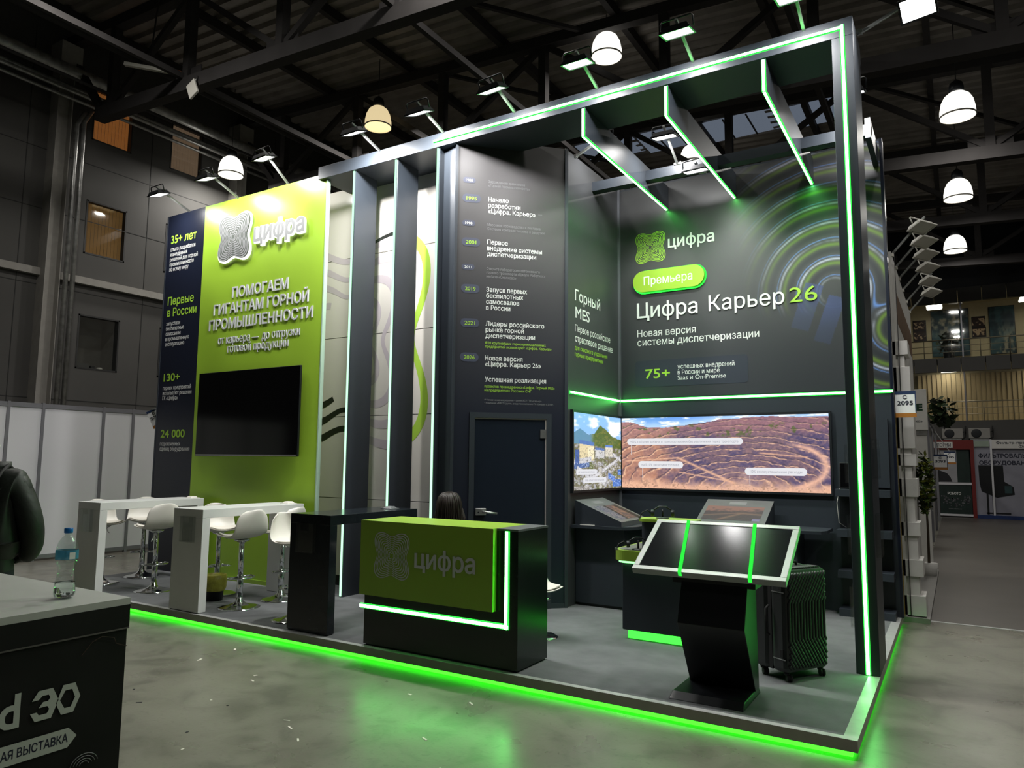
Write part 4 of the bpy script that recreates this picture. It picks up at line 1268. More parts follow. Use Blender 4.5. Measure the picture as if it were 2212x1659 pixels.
def headset(loc, rz, label):
    t = thing('headset', loc, label, 'headset', 'headsets on the demo pedestal', rz)
    part(t, 'stand_foot', MB().lathe([(0.055, 0), (0.055, 0.006), (0.012, 0.012)], 16), M_black, local=True)
    part(t, 'stand_stem', MB().tube([(0, 0, 0.01), (0, 0, 0.075)], 0.008, 8), M_black, local=True)
    part(t, 'headband', MB().tube([(-0.085, 0, 0.03), (-0.07, 0, 0.075), (-0.03, 0, 0.10), (0.03, 0, 0.10), (0.07, 0, 0.075), (0.085, 0, 0.03)], 0.007, 8), M_black, local=True)
    for s in (-1, 1):
        mb = MB(); mb.T = Matrix.Translation((0.085 * s, 0, 0.045)) @ Matrix.Rotation(math.pi / 2, 4, 'Y')
        mb.lathe([(0.004, -0.016), (0.028, -0.014), (0.030, 0.0), (0.026, 0.014), (0.004, 0.016)], 16)
        part(t, 'ear_cup', mb, M_dark, local=True)
    part(t, 'plug_cable', MB().tube([(-0.085, 0, 0.03), (-0.13, -0.03, 0.07), (-0.17, -0.05, 0.05), (-0.19, -0.06, 0.012)], 0.005, 6), M_rubber, local=True)
    part(t, 'plug', MB().box(-0.205, -0.18, -0.07, -0.05, 0.002, 0.02), M_steel, local=True)
    return t
headset((-2.20, 6.10, 1.11), 0.3, 'black headset with cable on top of the demo pedestal')
headset((-2.36, 5.93, 0.849), 0.5, 'black headset with cable in the lime tray of the demo pedestal')

# ---- touch kiosk
t = thing('touch_kiosk', (-1.38, 4.83, ZP), 'tilted touch table kiosk with silver frame and two stripes of painted green glow', 'kiosk')
KF = Frame((-1.42, 4.70, 0.88), (1, 0, 0), (0, 0.52, 0.295))
KL = math.hypot(0.52, 0.295)
mb = MB()
for u0, u1, v0, v1 in ((-.5, .5, 0, .04), (-.5, .5, KL - .04, KL), (-.5, -.46, .04, KL - .04), (.46, .5, .04, KL - .04)):
    mb.hexa([KF.p(u0, v0, -.045), KF.p(u1, v0, -.045), KF.p(u1, v1, -.045), KF.p(u0, v1, -.045), KF.p(u0, v0, 0), KF.p(u1, v0, 0), KF.p(u1, v1, 0), KF.p(u0, v1, 0)])
part(t, 'screen_frame', mb, mat('silver_frame', (0.30, 0.31, 0.305), 0.35, 0.3, var=0.03), bevel=0.003)
mb = MB().hexa([KF.p(-.46, .04, -.04), KF.p(.46, .04, -.04), KF.p(.46, KL - .04, -.04), KF.p(-.46, KL - .04, -.04), KF.p(-.46, .04, -.004), KF.p(.46, .04, -.004), KF.p(.46, KL - .04, -.004), KF.p(-.46, KL - .04, -.004)])
part(t, 'touch_screen', mb, mat('touch_glass', (0.004, 0.004, 0.006), 0.16, spec=0.10, var=0.3, vscale=14, stretch=(1, 6, 1)))
for ub, ut in ((-.165, -.265), (.285, .205)):  # glowing strips paint in the green LED light reflected on the kiosk
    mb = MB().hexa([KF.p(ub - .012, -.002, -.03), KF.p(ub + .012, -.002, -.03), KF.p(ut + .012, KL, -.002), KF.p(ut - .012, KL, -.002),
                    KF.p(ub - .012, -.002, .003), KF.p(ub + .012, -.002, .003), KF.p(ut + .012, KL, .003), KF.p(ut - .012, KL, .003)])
    part(t, 'painted_glow_stripe', mb, M_painted_glow)
pr = [(4.93, ZP + .035), (4.68, .56), (4.80, .86), (5.00, .93), (5.03, ZP + .035)]
part(t, 'pedestal', MB().prism([(-1.60, y_, z_) for y_, z_ in pr], (0.43, 0, 0)), M_black, bevel=0.004)
mb = MB().hexa([(-1.64, 4.60, ZP), (-1.165, 4.60, ZP), (-1.165, 5.05, ZP), (-1.64, 5.05, ZP), (-1.63, 4.66, ZP + .038), (-1.175, 4.66, ZP + .038), (-1.175, 5.04, ZP + .038), (-1.63, 5.04, ZP + .038)])
part(t, 'base_plate', mb, M_black, bevel=0.006)
part(t, 'mount_box', MB().box(-1.66, -1.12, 4.78, 4.96, 0.80, 0.885), M_black)

# ---- suitcase
ang = math.atan2(0.31, 0.21)
t = thing('suitcase', (-1.05, 5.33, ZP), 'black hard shell suitcase with ribbed front standing behind the kiosk', 'suitcase', rotz=ang + 0.06)
M_case = mat('black_ribbed_plastic', (0.028, 0.030, 0.030), 0.36, var=0.05)
W_, D_, H_ = 0.42, 0.30, 0.70      # local: x along the broad face, y depth (away from the face), z up
part(t, 'front_shell', MB().box(0.0, W_, 0.0, D_ * 0.47, 0.06, 0.06 + H_), M_case, bevel=0.035, local=True)
part(t, 'rear_shell', MB().box(0.0, W_, D_ * 0.53, D_, 0.06, 0.06 + H_), M_case, bevel=0.035, local=True)
part(t, 'zip_band', MB().box(0.008, W_ - 0.008, D_ * 0.45, D_ * 0.55, 0.07, 0.05 + H_), M_rubber, local=True)
mb = MB()
for k in range(-7, 14):
    x = 0.030 + k * 0.029
    out = []
    for (xa, za), (xb, zb) in zip(((x + 0.20, -0.02), (x, 0.285), (x, 0.53)), ((x, 0.285), (x, 0.53), (x + 0.20, 0.835))):
        for j in range(25):
            s2 = j / 24
            xx, z_ = xa + (xb - xa) * s2, za + (zb - za) * s2
            if 0.022 < xx < W_ - 0.022 and 0.085 < z_ < 0.735:
                out.append((xx, -0.002, z_))
    runs, cur = [], []
    for p_ in out:
        if cur and (Vector(p_) - Vector(cur[-1])).length > 0.05:
            runs.append(cur); cur = []
        if not cur or (Vector(p_) - Vector(cur[-1])).length > 0.008:
            cur.append(p_)
    runs.append(cur)
    for rn in runs:
        if len(rn) > 2:
            mb.tube(rn, 0.0105, 6)
part(t, 'shell_ribs', mb, M_case, local=True)
mb = MB()
for k in range(17):
    x = 0.04 + k * 0.0205
    mb.tube([(x, 0.02, 0.06 + H_ + 0.001), (x, 0.12, 0.06 + H_ + 0.001)], 0.006, 6)
part(t, 'top_ribs', mb, M_case, local=True)
part(t, 'top_handle', MB().tube([(0.13, D_ * .5, 0.755), (0.14, D_ * .5, 0.785), (0.28, D_ * .5, 0.785), (0.29, D_ * .5, 0.755)], 0.010, 8), M_rubber, local=True)
part(t, 'side_handle', MB().tube([(-0.002, D_ * .5, 0.30), (-0.03, D_ * .5, 0.32), (-0.03, D_ * .5, 0.48), (-0.002, D_ * .5, 0.50)], 0.009, 8), M_rubber, local=True)
for z_ in (0.17, 0.62):
    part(t, 'latch', MB().box(-0.006, 0.004, 0.03, 0.055, z_, z_ + 0.05), M_rubber, local=True)
    part(t, 'corner_line', MB().box(-0.003, 0.002, 0.015, 0.12, z_ - 0.02, z_ - 0.014), M_steel, local=True)
for x, y_ in ((0.045, 0.045), (W_ - 0.045, 0.045), (0.045, D_ - 0.045), (W_ - 0.045, D_ - 0.045)):
    wh = part(t, 'castor', MB().lathe([(0.018, 0.045), (0.024, 0.065)], 12, (x, y_, 0)), M_rubber, local=True)
    mb = MB(); mb.T = Matrix.Translation((x + 0.008, y_ - 0.01, 0.025)) @ Matrix.Rotation(math.pi / 2, 4, 'Y') @ Matrix.Rotation(0.5, 4, 'X')
    mb.lathe([(0.024, -0.018), (0.025, -0.006), (0.018, -0.004), (0.018, 0.004), (0.025, 0.006), (0.024, 0.018)], 16)
    part(wh, 'wheel', mb, M_rubber, local=True)

# ---- reception counter
FC = Frame((0, 4.535, 0), (1, 0, 0)); FC2 = Frame((0, 4.485, 0), (1, 0, 0))
t = thing('reception_counter', (-3.46, 4.75, ZP), 'black reception counter with lime green front bearing the clover emblem', 'counter')
part(t, 'body', MB().box(-4.185, -2.722, 4.535, 4.975, ZP + 0.012, 1.085), mat('gloss_black_green', (0.010, 0.014, 0.013), 0.25, var=0.04))
part(t, 'plinth', MB().box(-4.17, -2.735, 4.55, 4.96, ZP, ZP + 0.012), M_black)
part(t, 'counter_top', MB().box(-2.905, -2.722, 4.535, 4.985, 1.085, 1.10), M_slope)
part(t, 'lime_top', MB().box(-4.20, -2.905, 4.485, 4.985, 1.085, 1.10), M_lime)
part(t, 'lime_front', MB().box(-4.20, -2.905, 4.485, 4.535, 0.507, 1.085), M_lime)
led(t, FC, (-4.225, 0.408), (-2.795, 0.408), 0.040)
led(t, FC, (-2.813, 0.39), (-2.813, 1.084), 0.040)
part(t, 'clover_emblem', emblem(MB(), FC2, -3.865, 0.835, 0.178, 0.002, 0, 0.042), M_letter)
block(t, FC2, [('цифра', -3.628, 0.765, .571)], .145, M_letter, .014, .002, .005, 'raised_lettering')

# ---- bar tables
def holder(t_or_none, fr, u, v, w_, h, label, dark=False):
    t = thing('brochure_holder', fr.p(u + w_ / 2, v, 0.01), label, 'brochure holder', 'acrylic brochure holders')
    mb = MB()
    hx = lambda a, b_, c, d, e, f: mb.hexa([fr.p(a, c, e), fr.p(b_, c, e), fr.p(b_, d, e), fr.p(a, d, e), fr.p(a, c, f), fr.p(b_, c, f), fr.p(b_, d, f), fr.p(a, d, f)])
    hx(u, u + w_, v, v + h, .002, .005)
    hx(u, u + w_, v, v + .01, .005, .035); hx(u, u + .006, v, v + h, .005, .035); hx(u + w_ - .006, u + w_, v, v + h, .005, .035)
    hx(u, u + w_ * .26, v, v + h, .035, .038); hx(u + w_ * .74, u + w_, v, v + h, .035, .038); hx(u + w_ * .26, u + w_ * .74, v, v + h * .76, .035, .038)
    part(t, 'pocket', mb, M_acryl)
    return t
def bar_table(x0, x1, y0, y1, zt, m_, label):
    t = thing('bar_table', ((x0 + x1) / 2, (y0 + y1) / 2, ZP), label, 'bar table', 'bar tables')
    part(t, 'table_top', MB().box(x0, x1, y0, y1, zt - 0.085, zt), m_, bevel=0.003)
    part(t, 'leg', MB().box(x0, x1, y0, y0 + 0.085, ZP + 0.006, zt - 0.085), m_, bevel=0.003)
    part(t, 'leg', MB().box(x0, x1, y1 - 0.085, y1, ZP + 0.006, zt - 0.085), m_, bevel=0.003)
    for y_ in (y0 + 0.01, y1 - 0.075):
        part(t, 'foot_pad', MB().box(x0 + 0.01, x1 - 0.01, y_, y_ + 0.065, ZP, ZP + 0.006), M_dark)
    return t
def socket(x, y, z, label, m_):
    t = thing('table_socket', (x, y, z), label, 'socket', 'table sockets')
    mb = MB().hexa([(-.055, -.055, 0), (.055, -.055, 0), (.055, .055, 0), (-.055, .055, 0), (-.032, -.032, .025), (.032, -.032, .025), (.032, .032, .025), (-.032, .032, .025)])
    part(t, 'cover', mb, m_, bevel=0.004, local=True)
    part(t, 'base', MB().box(-.065, .065, -.065, .065, 0, .006), m_, local=True)
    return t
bar_table(-8.52, -8.075, 4.49, 5.78, 1.092, M_white, 'white waterfall bar table on the left, nearest the white partition')
bar_table(-6.76, -6.295, 4.505, 5.785, 1.092, M_white, 'white waterfall bar table in front of the television, next to the black one')
M_dkt = mat('gloss_dark_table', (0.012, 0.016, 0.020), 0.16, var=0.05)
bar_table(-5.115, -4.622, 4.555, 5.735, 1.11, M_dkt, 'black waterfall bar table left of the reception counter')
socket(-8.2, 5.70, 1.092, 'white socket cover at the far end of the left white bar table', M_plastic)
socket(-6.45, 5.70, 1.092, 'white socket cover at the far end of the middle white bar table', M_plastic)
socket(-4.82, 5.55, 1.11, 'grey socket cover at the far end of the black bar table', M_slope)
holder(t, Frame((0, 4.49, 0), (1, 0, 0)), -8.40, .77, .20, .25, 'clear brochure holder on the end of the left white bar table')
holder(t, Frame((0, 4.505, 0), (1, 0, 0)), -6.60, .77, .20, .25, 'clear brochure holder on the end of the middle white bar table')
holder(t, Frame((0, 4.555, 0), (1, 0, 0)), -5.00, .78, .21, .25, 'clear brochure holder on the end of the black bar table')
FR_ = Frame((-0.53, 0, 0), (0, 1, 0))
holder(t, FR_, 5.93, 1.49, .22, .29, 'upper clear brochure holder on the right side of the portal post')
holder(t, FR_, 5.93, 0.92, .22, .31, 'lower clear brochure holder on the right side of the portal post')
FL_ = Frame((-0.685, 0, 0), (0, -1, 0))
for z_, lb in ((1.45, 'upper'), (0.92, 'middle'), (0.40, 'lower')):
    holder(t, FL_, -6.2, z_, .22, .29, lb + ' clear brochure holder on the inner side of the portal post')

# ---- bar stools
def make_stool(hs, label, group):
    t = thing('bar_stool', (0, 0, 0), label, 'bar stool', group)
    prof = [(.215, .004, .155), (.17, -.006, .188), (.06, -.018, .205), (-.06, -.015, .208), (-.145, .012, .208), (-.195, .075, .205), (-.218, .16, .195), (-.228, .235, .165), (-.232, .285, .10)]
    n = 10
    def shell(dz, sc, rows):
        mb = MB(); g = []
        for i, (y_, z_, hw) in enumerate(rows):
            row = []
            bk = max(0, min(1, (i - 3) / 3.0))
            for j in range(n + 1):
                u = -1 + 2 * j / n
                au = abs(u) ** 2.4
                row.append(mb.vert((u * hw * sc, -(y_ * sc + bk * .075 * au) , hs + z_ + dz + (1 - bk) * .035 * au - (.02 * au if i == len(rows) - 1 else 0))))
            g.append(row)
        for i in range(len(g) - 1):
            for j in range(n):
                mb.face((g[i][j], g[i][j + 1], g[i + 1][j + 1], g[i + 1][j]), 0, True)
        return mb
    part(t, 'seat_shell', shell(0, 1.0, prof), M_plastic, sub=1, solid=0.012, local=True)
    part(t, 'cushion', shell(0.012, 0.90, prof[:5]), M_cush, sub=1, solid=0.016, local=True)
    part(t, 'seat_plate', MB().lathe([(.03, hs - .06), (.075, hs - .035), (.08, hs - .022)], 16), M_chrome, local=True)
    part(t, 'upper_column', MB().lathe([(.026, .28), (.026, hs - .05)], 18), M_chrome, local=True)
    part(t, 'lower_column', MB().lathe([(.031, .04), (.031, .32), (.026, .325)], 18), M_chrome, local=True)
    part(t, 'base', MB().lathe([(.205, 0), (.205, .006), (.17, .014), (.11, .026), (.06, .045), (.036, .07), (.032, .10)], 36), M_chrome, local=True)
    pth = [(.03, 0, .30), (.10, -.02, .30)] + [(.14 * math.sin(a) , -.11 + .13 * -math.cos(a) + 0.10, .30) for a in [math.radians(k) for k in range(90, 271, 20)]] + [(-.10, -.02, .30), (-.03, 0, .30)]
    part(t, 'footrest', MB().tube(pth, .0095, 8), M_chrome, local=True)
    part(t, 'lever', MB().tube([(.03, .02, hs - .045), (.06, .05, hs - .06), (.09, .10, hs - .10), (.14, .16, hs - .13)], .004, 6), M_steel, local=True)
    return t
G_ST = 'white bar stools with chrome columns'
stool0 = make_stool(0.70, '', G_ST)
bpy.context.view_layer.update()
spots = [(-6.237, 4.93, 'A', -90, 'white bar stool right of the middle white table, nearest the platform edge'), (-6.23, 5.45, 'B', -80, 'white bar stool right of the middle white table, partly behind the black table'),
         (-7.787, 4.99, 'C', -95, 'white bar stool right of the left white table, nearer the camera'), (-7.07, 5.28, 'E', 70, 'white bar stool on the far side of the middle white table'),
         (-8.86, 5.50, 'D', 55, 'white bar stool on the far side of the left white table, near the green wall'), (-8.76, 4.93, 'F', 85, 'white bar stool on the far side of the left white table, behind its leg'),
         (-5.35, 4.85, 'G', 90, 'white bar stool hidden behind the leg of the black bar table')]
for i, (x, y_, _, rz, lb) in enumerate(spots):
    o = stool0 if i == 0 else copy_tree(stool0)
    o.location = (x, y_, ZP); o.rotation_euler = (0, 0, math.radians(rz)); o['label'] = lb
lo = make_stool(0.40, 'lowered white bar stool behind the right end of the reception counter', G_ST)
lo.location = (-3.16, 5.55, ZP); lo.rotation_euler = (0, 0, math.radians(60))
lo2 = copy_tree(lo); lo2.location = (-3.98, 5.40, ZP); lo2.rotation_euler = (0, 0, math.radians(180)); lo2['label'] = 'lowered white bar stool under the seated dark haired person'

# ---- waste bin
t = thing('waste_bin', (-6.77, 5.03, ZP), 'small black waste bin with yellow bag behind the middle white table', 'waste bin')
part(t, 'bin', MB().lathe([(.085, 0), (.105, .24), (.112, .25), (.10, .25), (.08, .02)], 20, (0, 0, 0)), M_black, local=True)
part(t, 'bag', MB().lathe([(.10, .10), (.117, .13), (.121, .20), (.117, .265), (.10, .27), (.085, .22)], 14, (0, 0, 0), cap=False), mat('yellow_bag', (0.33, 0.32, 0.04), 0.35, var=0.2, vscale=20, bump=0.6, bscale=30), local=True)

# ---- stand floodlights
def flood(base, head, aim, label, lit=True, white=False, power=1.0, side=None, group='stand floodlights', spread=165):
    base, head, aim = Vector(base), Vector(head), Vector(aim)
    t = thing('floodlight', base, label, 'floodlight', group)
    md_, ma_ = (M_plastic, M_plastic) if white else (M_dark, M_steel)
    d = (head - base).normalized()
    part(t, 'arm', MB().beam(base + Vector((0, 0, -.02)), head + d * .04 + Vector((0, 0, .09)), .022, .022), mat('grey_arm', (0.28, 0.29, 0.28), 0.4, 0.3, var=0.03))
    part(t, 'foot', MB().box(base.x - .04, base.x + .04, base.y - .02, base.y + .02, base.z - .02, base.z + .012), ma_)
    n = (aim - head).normalized()
    x = Vector((1, 0, 0)) if side is None else Vector(side)
    v = n.cross(x).normalized()
    x = v.cross(n).normalized()
    R = Matrix((( x.x, v.x, n.x, head.x), (x.y, v.y, n.y, head.y), (x.z, v.z, n.z, head.z), (0, 0, 0, 1)))
    mb = MB(); mb.T = R
    mb.hexa([(-.10, -.065, -.045), (.10, -.065, -.045), (.10, .065, -.045), (-.10, .065, -.045), (-.125, -.085, 0), (.125, -.085, 0), (.125, .085, 0), (-.125, .085, 0)])
    part(t, 'housing', mb, md_)
    mb = MB(); mb.T = R
    for a in ((-.13, .13, -.092, -.078), (-.13, .13, .078, .092), (-.13, -.115, -.078, .078), (.115, .13, -.078, .078)):
        mb.box(a[0], a[1], a[2], a[3], -.002, .012)
    part(t, 'bezel', mb, md_)
    mb = MB(); mb.T = R
    mb.box(-.115, .115, -.078, .078, 0, .004)
    part(t, 'light_face', mb, M_floodface if lit else (M_screen if not white else M_plastic))
    mb = MB(); mb.T = R
    mb.tube([(-.135, 0, -.02), (-.135, 0, -.10), (-.12, 0, -.115), (.12, 0, -.115), (.135, 0, -.10), (.135, 0, -.02)], .007, 8)
    part(t, 'bracket', mb, md_)
    if lit:
        l = bpy.data.lights.new('flood_beam', 'AREA')
        l.shape = 'RECTANGLE'; l.size = .22; l.size_y = .15; l.energy = FLOOD_W * power; l.color = (1.0, 0.985, 0.97); l.spread = math.radians(spread)
        lo_ = bpy.data.objects.new('flood_beam', l)
        COL.objects.link(lo_)
        lo_.parent = t
        z = -n
        M = Matrix(((x.x, v.x * -1, z.x, 0), (x.y, v.y * -1, z.y, 0), (x.z, v.z * -1, z.z, 0), (0, 0, 0, 1)))
        M.translation = head + n * .02 - base
        lo_.matrix_local = M
    return t
flood((-8.925, 5.97, 5.0), (-8.925, 5.457, 5.09), (-8.9, 5.80, 4.0), 'lit floodlight on the navy end of the green wall, leftmost of all', power=0.3)
flood((-7.891, 5.97, 5.0), (-7.891, 5.446, 5.10), (-7.89, 5.80, 4.0), 'lit floodlight above the clover emblem on the green wall', power=0.34)
flood((-6.955, 5.97, 5.0), (-6.955, 5.55, 5.20), (-6.9, 5.85, 4.2), 'floodlight seen from its dark back, at the right end of the green wall', power=0.4)
names_b = ['above the leftmost vertical fin', 'above the left end of the beam light line', 'above the timeline wall', 'above the ceiling fin nearest the timeline wall', 'above the middle ceiling fin', 'at the right corner of the portal']
for i, x in enumerate((-5.395, -4.495, -3.605, -2.70, -1.79, -0.885)):
    flood((x, 5.92, 5.07), (x, 5.46, 5.11), (x, 6.25, 3.2) if i < 2 else ((x + .1, 6.3, 3.0) if i == 2 else (x, 6.05, 2.4)), 'lit floodlight on the portal beam ' + names_b[i], power=(1.5, 1.2, 0.42, 0.55, 0.45, 0.45)[i])
flood((-0.52, 6.1, 5.05), (-0.09, 6.1, 5.12), (-0.25, 5.0, 4.3), 'lit floodlight reaching out beyond the portal on the far right', side=(1, -0.2, 0), power=0.25)
flood((-2.461, 7.45, 4.86), (-2.47, 7.06, 5.02), (-2.49, 7.35, 3.6), 'lit floodlight on the cross beam between the left and middle ceiling fins', power=0.42)
flood((-2.20, 7.50, 4.74), (-2.20, 7.25, 4.66), (-2.18, 7.50, 3.4), 'lit floodlight hung below the cross beam beside the middle ceiling fin', power=0.2)
flood((-0.68, 7.45, 4.86), (-0.68, 7.06, 5.02), (-0.72, 7.5, 3.6), 'lit floodlight on the cross beam hidden by the right ceiling fin', power=0.4)
flood((-3.50, 6.98, 5.0), (-3.10, 6.98, 5.08), (-3.40, 7.55, 4.1), 'floodlight on the niche side wall seen behind the left ceiling fin', side=(0, 1, 0), power=0.22)

# ---- seated person behind the counter (seen from behind)
M_skin = mat('skin', (0.45, 0.27, 0.19), 0.5, var=0.04)
M_hair = mat('dark_brown_hair', (0.014, 0.009, 0.007), 0.48, spec=0.3, var=0.6, vscale=30, stretch=(6, 6, 0.6))
M_top = mat('dark_cardigan', (0.018, 0.016, 0.018), 0.8, var=0.15, bump=0.3, bscale=120)
M_jean = mat('dark_trousers', (0.015, 0.017, 0.024), 0.8, var=0.15, bump=0.2, bscale=200)
def figure(t, J, hand_l, hand_r, mats, matfn):
    """J: dict of joints (x,y,z,r); one continuous skinned body"""
    order = list(J); idx = {k: i for i, k in enumerate(order)}
    E_ = [('pelvis', 'waist'), ('waist', 'chest'), ('chest', 'neck'), ('neck', 'skull'), ('skull', 'crown'), ('chest', 'sl'), ('sl', 'el'), ('el', 'wl'), ('chest', 'sr'), ('sr', 'er'), ('er', 'wr'),
          ('pelvis', 'hl'), ('hl', 'kl'), ('kl', 'al'), ('al', 'tl'), ('pelvis', 'hr'), ('hr', 'kr'), ('kr', 'ar'), ('ar', 'tr')]
    pts = [J[k] for k in order]
    ed = [(idx[a], idx[b_]) for a, b_ in E_]
    for w_, H in (('wl', hand_l), ('wr', hand_r)):       # palm and five fingers
        base = Vector(J[w_][:3]); d = Vector(H[0]).normalized(); s = Vector(H[1]).normalized(); c_ = Vector(H[2]).normalized()
        palm = len(pts); pts.append((*(base + d * .075), .026)); ed.append((idx[w_], palm))
        for k, (off, ln) in enumerate(((-.030, .072), (-.010, .080), (.010, .076), (.029, .062))):
            a0 = len(pts)
            p0 = base + d * .095 + s * off
            pts += [(*p0, .0105), (*(p0 + d * ln * .5 + c_ * .010), .0088), (*(p0 + d * ln * .8 + c_ * .034), .0078)]
            ed += [(palm, a0), (a0, a0 + 1), (a0 + 1, a0 + 2)]
        a0 = len(pts)
        pts += [(*(base + d * .045 - s * .035), .012), (*(base + d * .085 - s * .052 + c_ * .015), .0095)]
        ed += [(palm, a0), (a0, a0 + 1)]
    return skin('body', pts, ed, mats, t, 2, idx['pelvis'], matfn)
def face(t, c, fwd, up, m_):
    """nose, eyes, ears and mouth on a head centred at c, looking along fwd"""
    f_, u_ = Vector(fwd).normalized(), Vector(up).normalized()
    r_ = f_.cross(u_).normalized()
    c = Vector(c)
    def blob(name, p, rad, mm, sq=(1, 1, 1)):
        mb = MB()
        mb.T = Matrix.Translation(p) @ Matrix(((r_.x, f_.x, u_.x, 0), (r_.y, f_.y, u_.y, 0), (r_.z, f_.z, u_.z, 0), (0, 0, 0, 1))) @ Matrix.Diagonal((*sq, 1))
        mb.lathe([(rad * math.sin(a), -rad * math.cos(a)) for a in [math.pi * k / 8 for k in range(1, 8)]], 12)
        part(t, name, mb, mm, local=True)
    blob('nose', c + f_ * .100 - u_ * .012, .017, m_, (.8, 1.1, 1.5))
    for s in (-1, 1):
        blob('eye', c + f_ * .085 + u_ * .018 + r_ * (.032 * s), .012, M_twhite)
        blob('pupil', c + f_ * .0945 + u_ * .018 + r_ * (.032 * s), .005, M_black)
        blob('ear', c + r_ * (.080 * s) - f_ * .008, .024, m_, (.4, .8, 1.3))
    blob('mouth', c + f_ * .086 - u_ * .052, .018, mat('lips', (0.36, 0.12, 0.10), 0.4, var=0.03), (1.3, .5, .4))
t = thing('person', (-3.98, 5.40, ZP), 'person with long dark hair seated behind the reception counter, seen from behind', 'person', rotz=0.62)
J = dict(pelvis=(0, .02, .46, (.155, .125)), waist=(0, -.01, .62, (.125, .10)), chest=(0, .02, .80, (.145, .105)), neck=(0, .03, .945, .048), skull=(0, .05, 1.06, (.072, .082)), crown=(0, .045, 1.13, (.058, .066)),
         sl=(-.165, .02, .875, .055), el=(-.22, .10, .63, .042), wl=(-.15, .32, .62, .030), sr=(.165, .02, .875, .055), er=(.22, .10, .63, .042), wr=(.15, .32, .62, .030),
         hl=(-.09, .08, .45, .085), kl=(-.11, .46, .47, .058), al=(-.11, .47, .10, .042), tl=(-.11, .60, .045, .038), hr=(.09, .08, .45, .085), kr=(.11, .46, .47, .058), ar=(.11, .47, .10, .042), tr=(.11, .60, .045, .038))
def mf(p):
    if p.z > .93 or (p.y > .34 and p.z > .55): return 1
    return 0 if p.z > .50 and p.y < .42 else 2
figure(t, J, ((0.2, 1, 0), (1, 0, 0), (0, 0, -1)), ((-.2, 1, 0), (-1, 0, 0), (0, 0, -1)), [M_top, M_skin, M_jean], mf)
face(t, (0, .055, 1.07), (0, 1, -.08), (0, .05, 1), M_skin)
mb = MB()
rings = []
for (z_, rx, ry, cy_) in ((1.205, .02, .02, .04), (1.192, .058, .062, .038), (1.165, .088, .094, .035), (1.12, .104, .110, .028), (1.06, .110, .108, .020), (1.00, .112, .098, .008), (.95, .114, .086, -.012), (.915, .100, .066, -.030), (.895, .070, .040, -.036)):
    rings.append([mb.vert((rx * math.cos(a) * (1 + .03 * math.sin(a * 9)), cy_ + ry * math.sin(a) - (.0 if math.sin(a) < .3 else (.055 * min(1, (1.15 - z_) / .1) if z_ < 1.15 else 0)), z_)) for a in [2 * math.pi * k / 36 for k in range(36)]])
for a, b_ in zip(rings[:-1], rings[1:]):
    for k in range(36):
        mb.face((a[k], b_[k], b_[(k + 1) % 36], a[(k + 1) % 36]), 0, True)
mb.face(rings[0]); mb.face(rings[-1][::-1])
part(t, 'hair', mb, M_hair, local=True)
mb = MB()
for k in range(44):
    a = 2 * math.pi * k / 44 + random.uniform(-.04, .04)
    if math.sin(a) > 0.72:
        continue
    fl = random.uniform(.94, 1.06)
    pth, rr = [], []
    for z_, rx, ry, cy_ in ((1.203, .012, .014, .042), (1.186, .062, .066, .036), (1.155, .092, .098, .030), (1.10, .108, .112, .022), (1.03, .114, .106, .012), (.97, .120, .098, -.002), (.91, .122, .086, -.018), (.865 + .03 * random.random(), .110, .070, -.026)):
        wv = .004 * math.sin(z_ * 60 + k)
        pth.append((rx * fl * math.cos(a) + wv, cy_ + ry * fl * math.sin(a), z_)); rr.append(.012)
    rr[0], rr[-1], rr[-2] = .006, .003, .008
    mb.tube(pth, rr, 6)
part(t, 'hair_locks', mb, M_hair, local=True)['kind'] = 'stuff'
mb = MB()
for k in range(7):
    a = .1 * k
    mb.tube([(.098 + .003 * k, .0 + .012 * k, 1.05), (.118 + .004 * k, .0, .97), (.126 - .003 * k, -.01, .90), (.120, -.02, .86)], [.010, .012, .010, .004], 6)
part(t, 'hair_strand', mb, M_hair, local=True)

# ---- standing person at the left edge
t = thing('person', (-5.645, 2.395, 0), 'person in dark green jacket standing at the left edge, seen from behind', 'person', rotz=YAW)
M_jack = mat('dark_green_jacket', (0.016, 0.020, 0.016), 0.55, var=0.35, vscale=7, bump=1.0, bscale=7)
J = dict(pelvis=(0, 0, .93, (.165, .115)), waist=(0, -.01, 1.08, (.15, .105)), chest=(0, -.01, 1.32, (.185, .12)), neck=(-.03, .02, 1.52, .056), skull=(-.11, .05, 1.65, (.078, .092)), crown=(-.13, .05, 1.73, (.066, .075)),
         sl=(-.20, -.01, 1.455, .066), el=(-.27, -.03, 1.14, .052), wl=(-.21, .16, .90, .036), sr=(.20, -.01, 1.455, .066), er=(.275, .02, 1.11, .05), wr=(.16, .12, .90, .034),
         hl=(-.095, 0, .88, .098), kl=(-.105, .02, .49, .066), al=(-.105, -.02, .09, .046), tl=(-.12, .12, .045, .042), hr=(.095, 0, .88, .098), kr=(.105, .02, .49, .066), ar=(.105, -.02, .09, .046), tr=(.12, .12, .045, .042))
def mf2(p):
    if p.z > 1.52 or (p.y > .165 and .7 < p.z < .97): return 1
    if p.z > .82: return 0
    return 2 if p.z > .08 else 3
figure(t, J, ((.25, .5, -.6), (1, -.2, 0), (0, .3, -1)), ((-.8, .1, -.3), (0, 1, 0), (0, .3, -1)), [M_jack, M_skin, M_jean, M_rubber], mf2)
face(t, (-.115, .055, 1.65), (0, 1, 0), (0, 0, 1), M_skin)
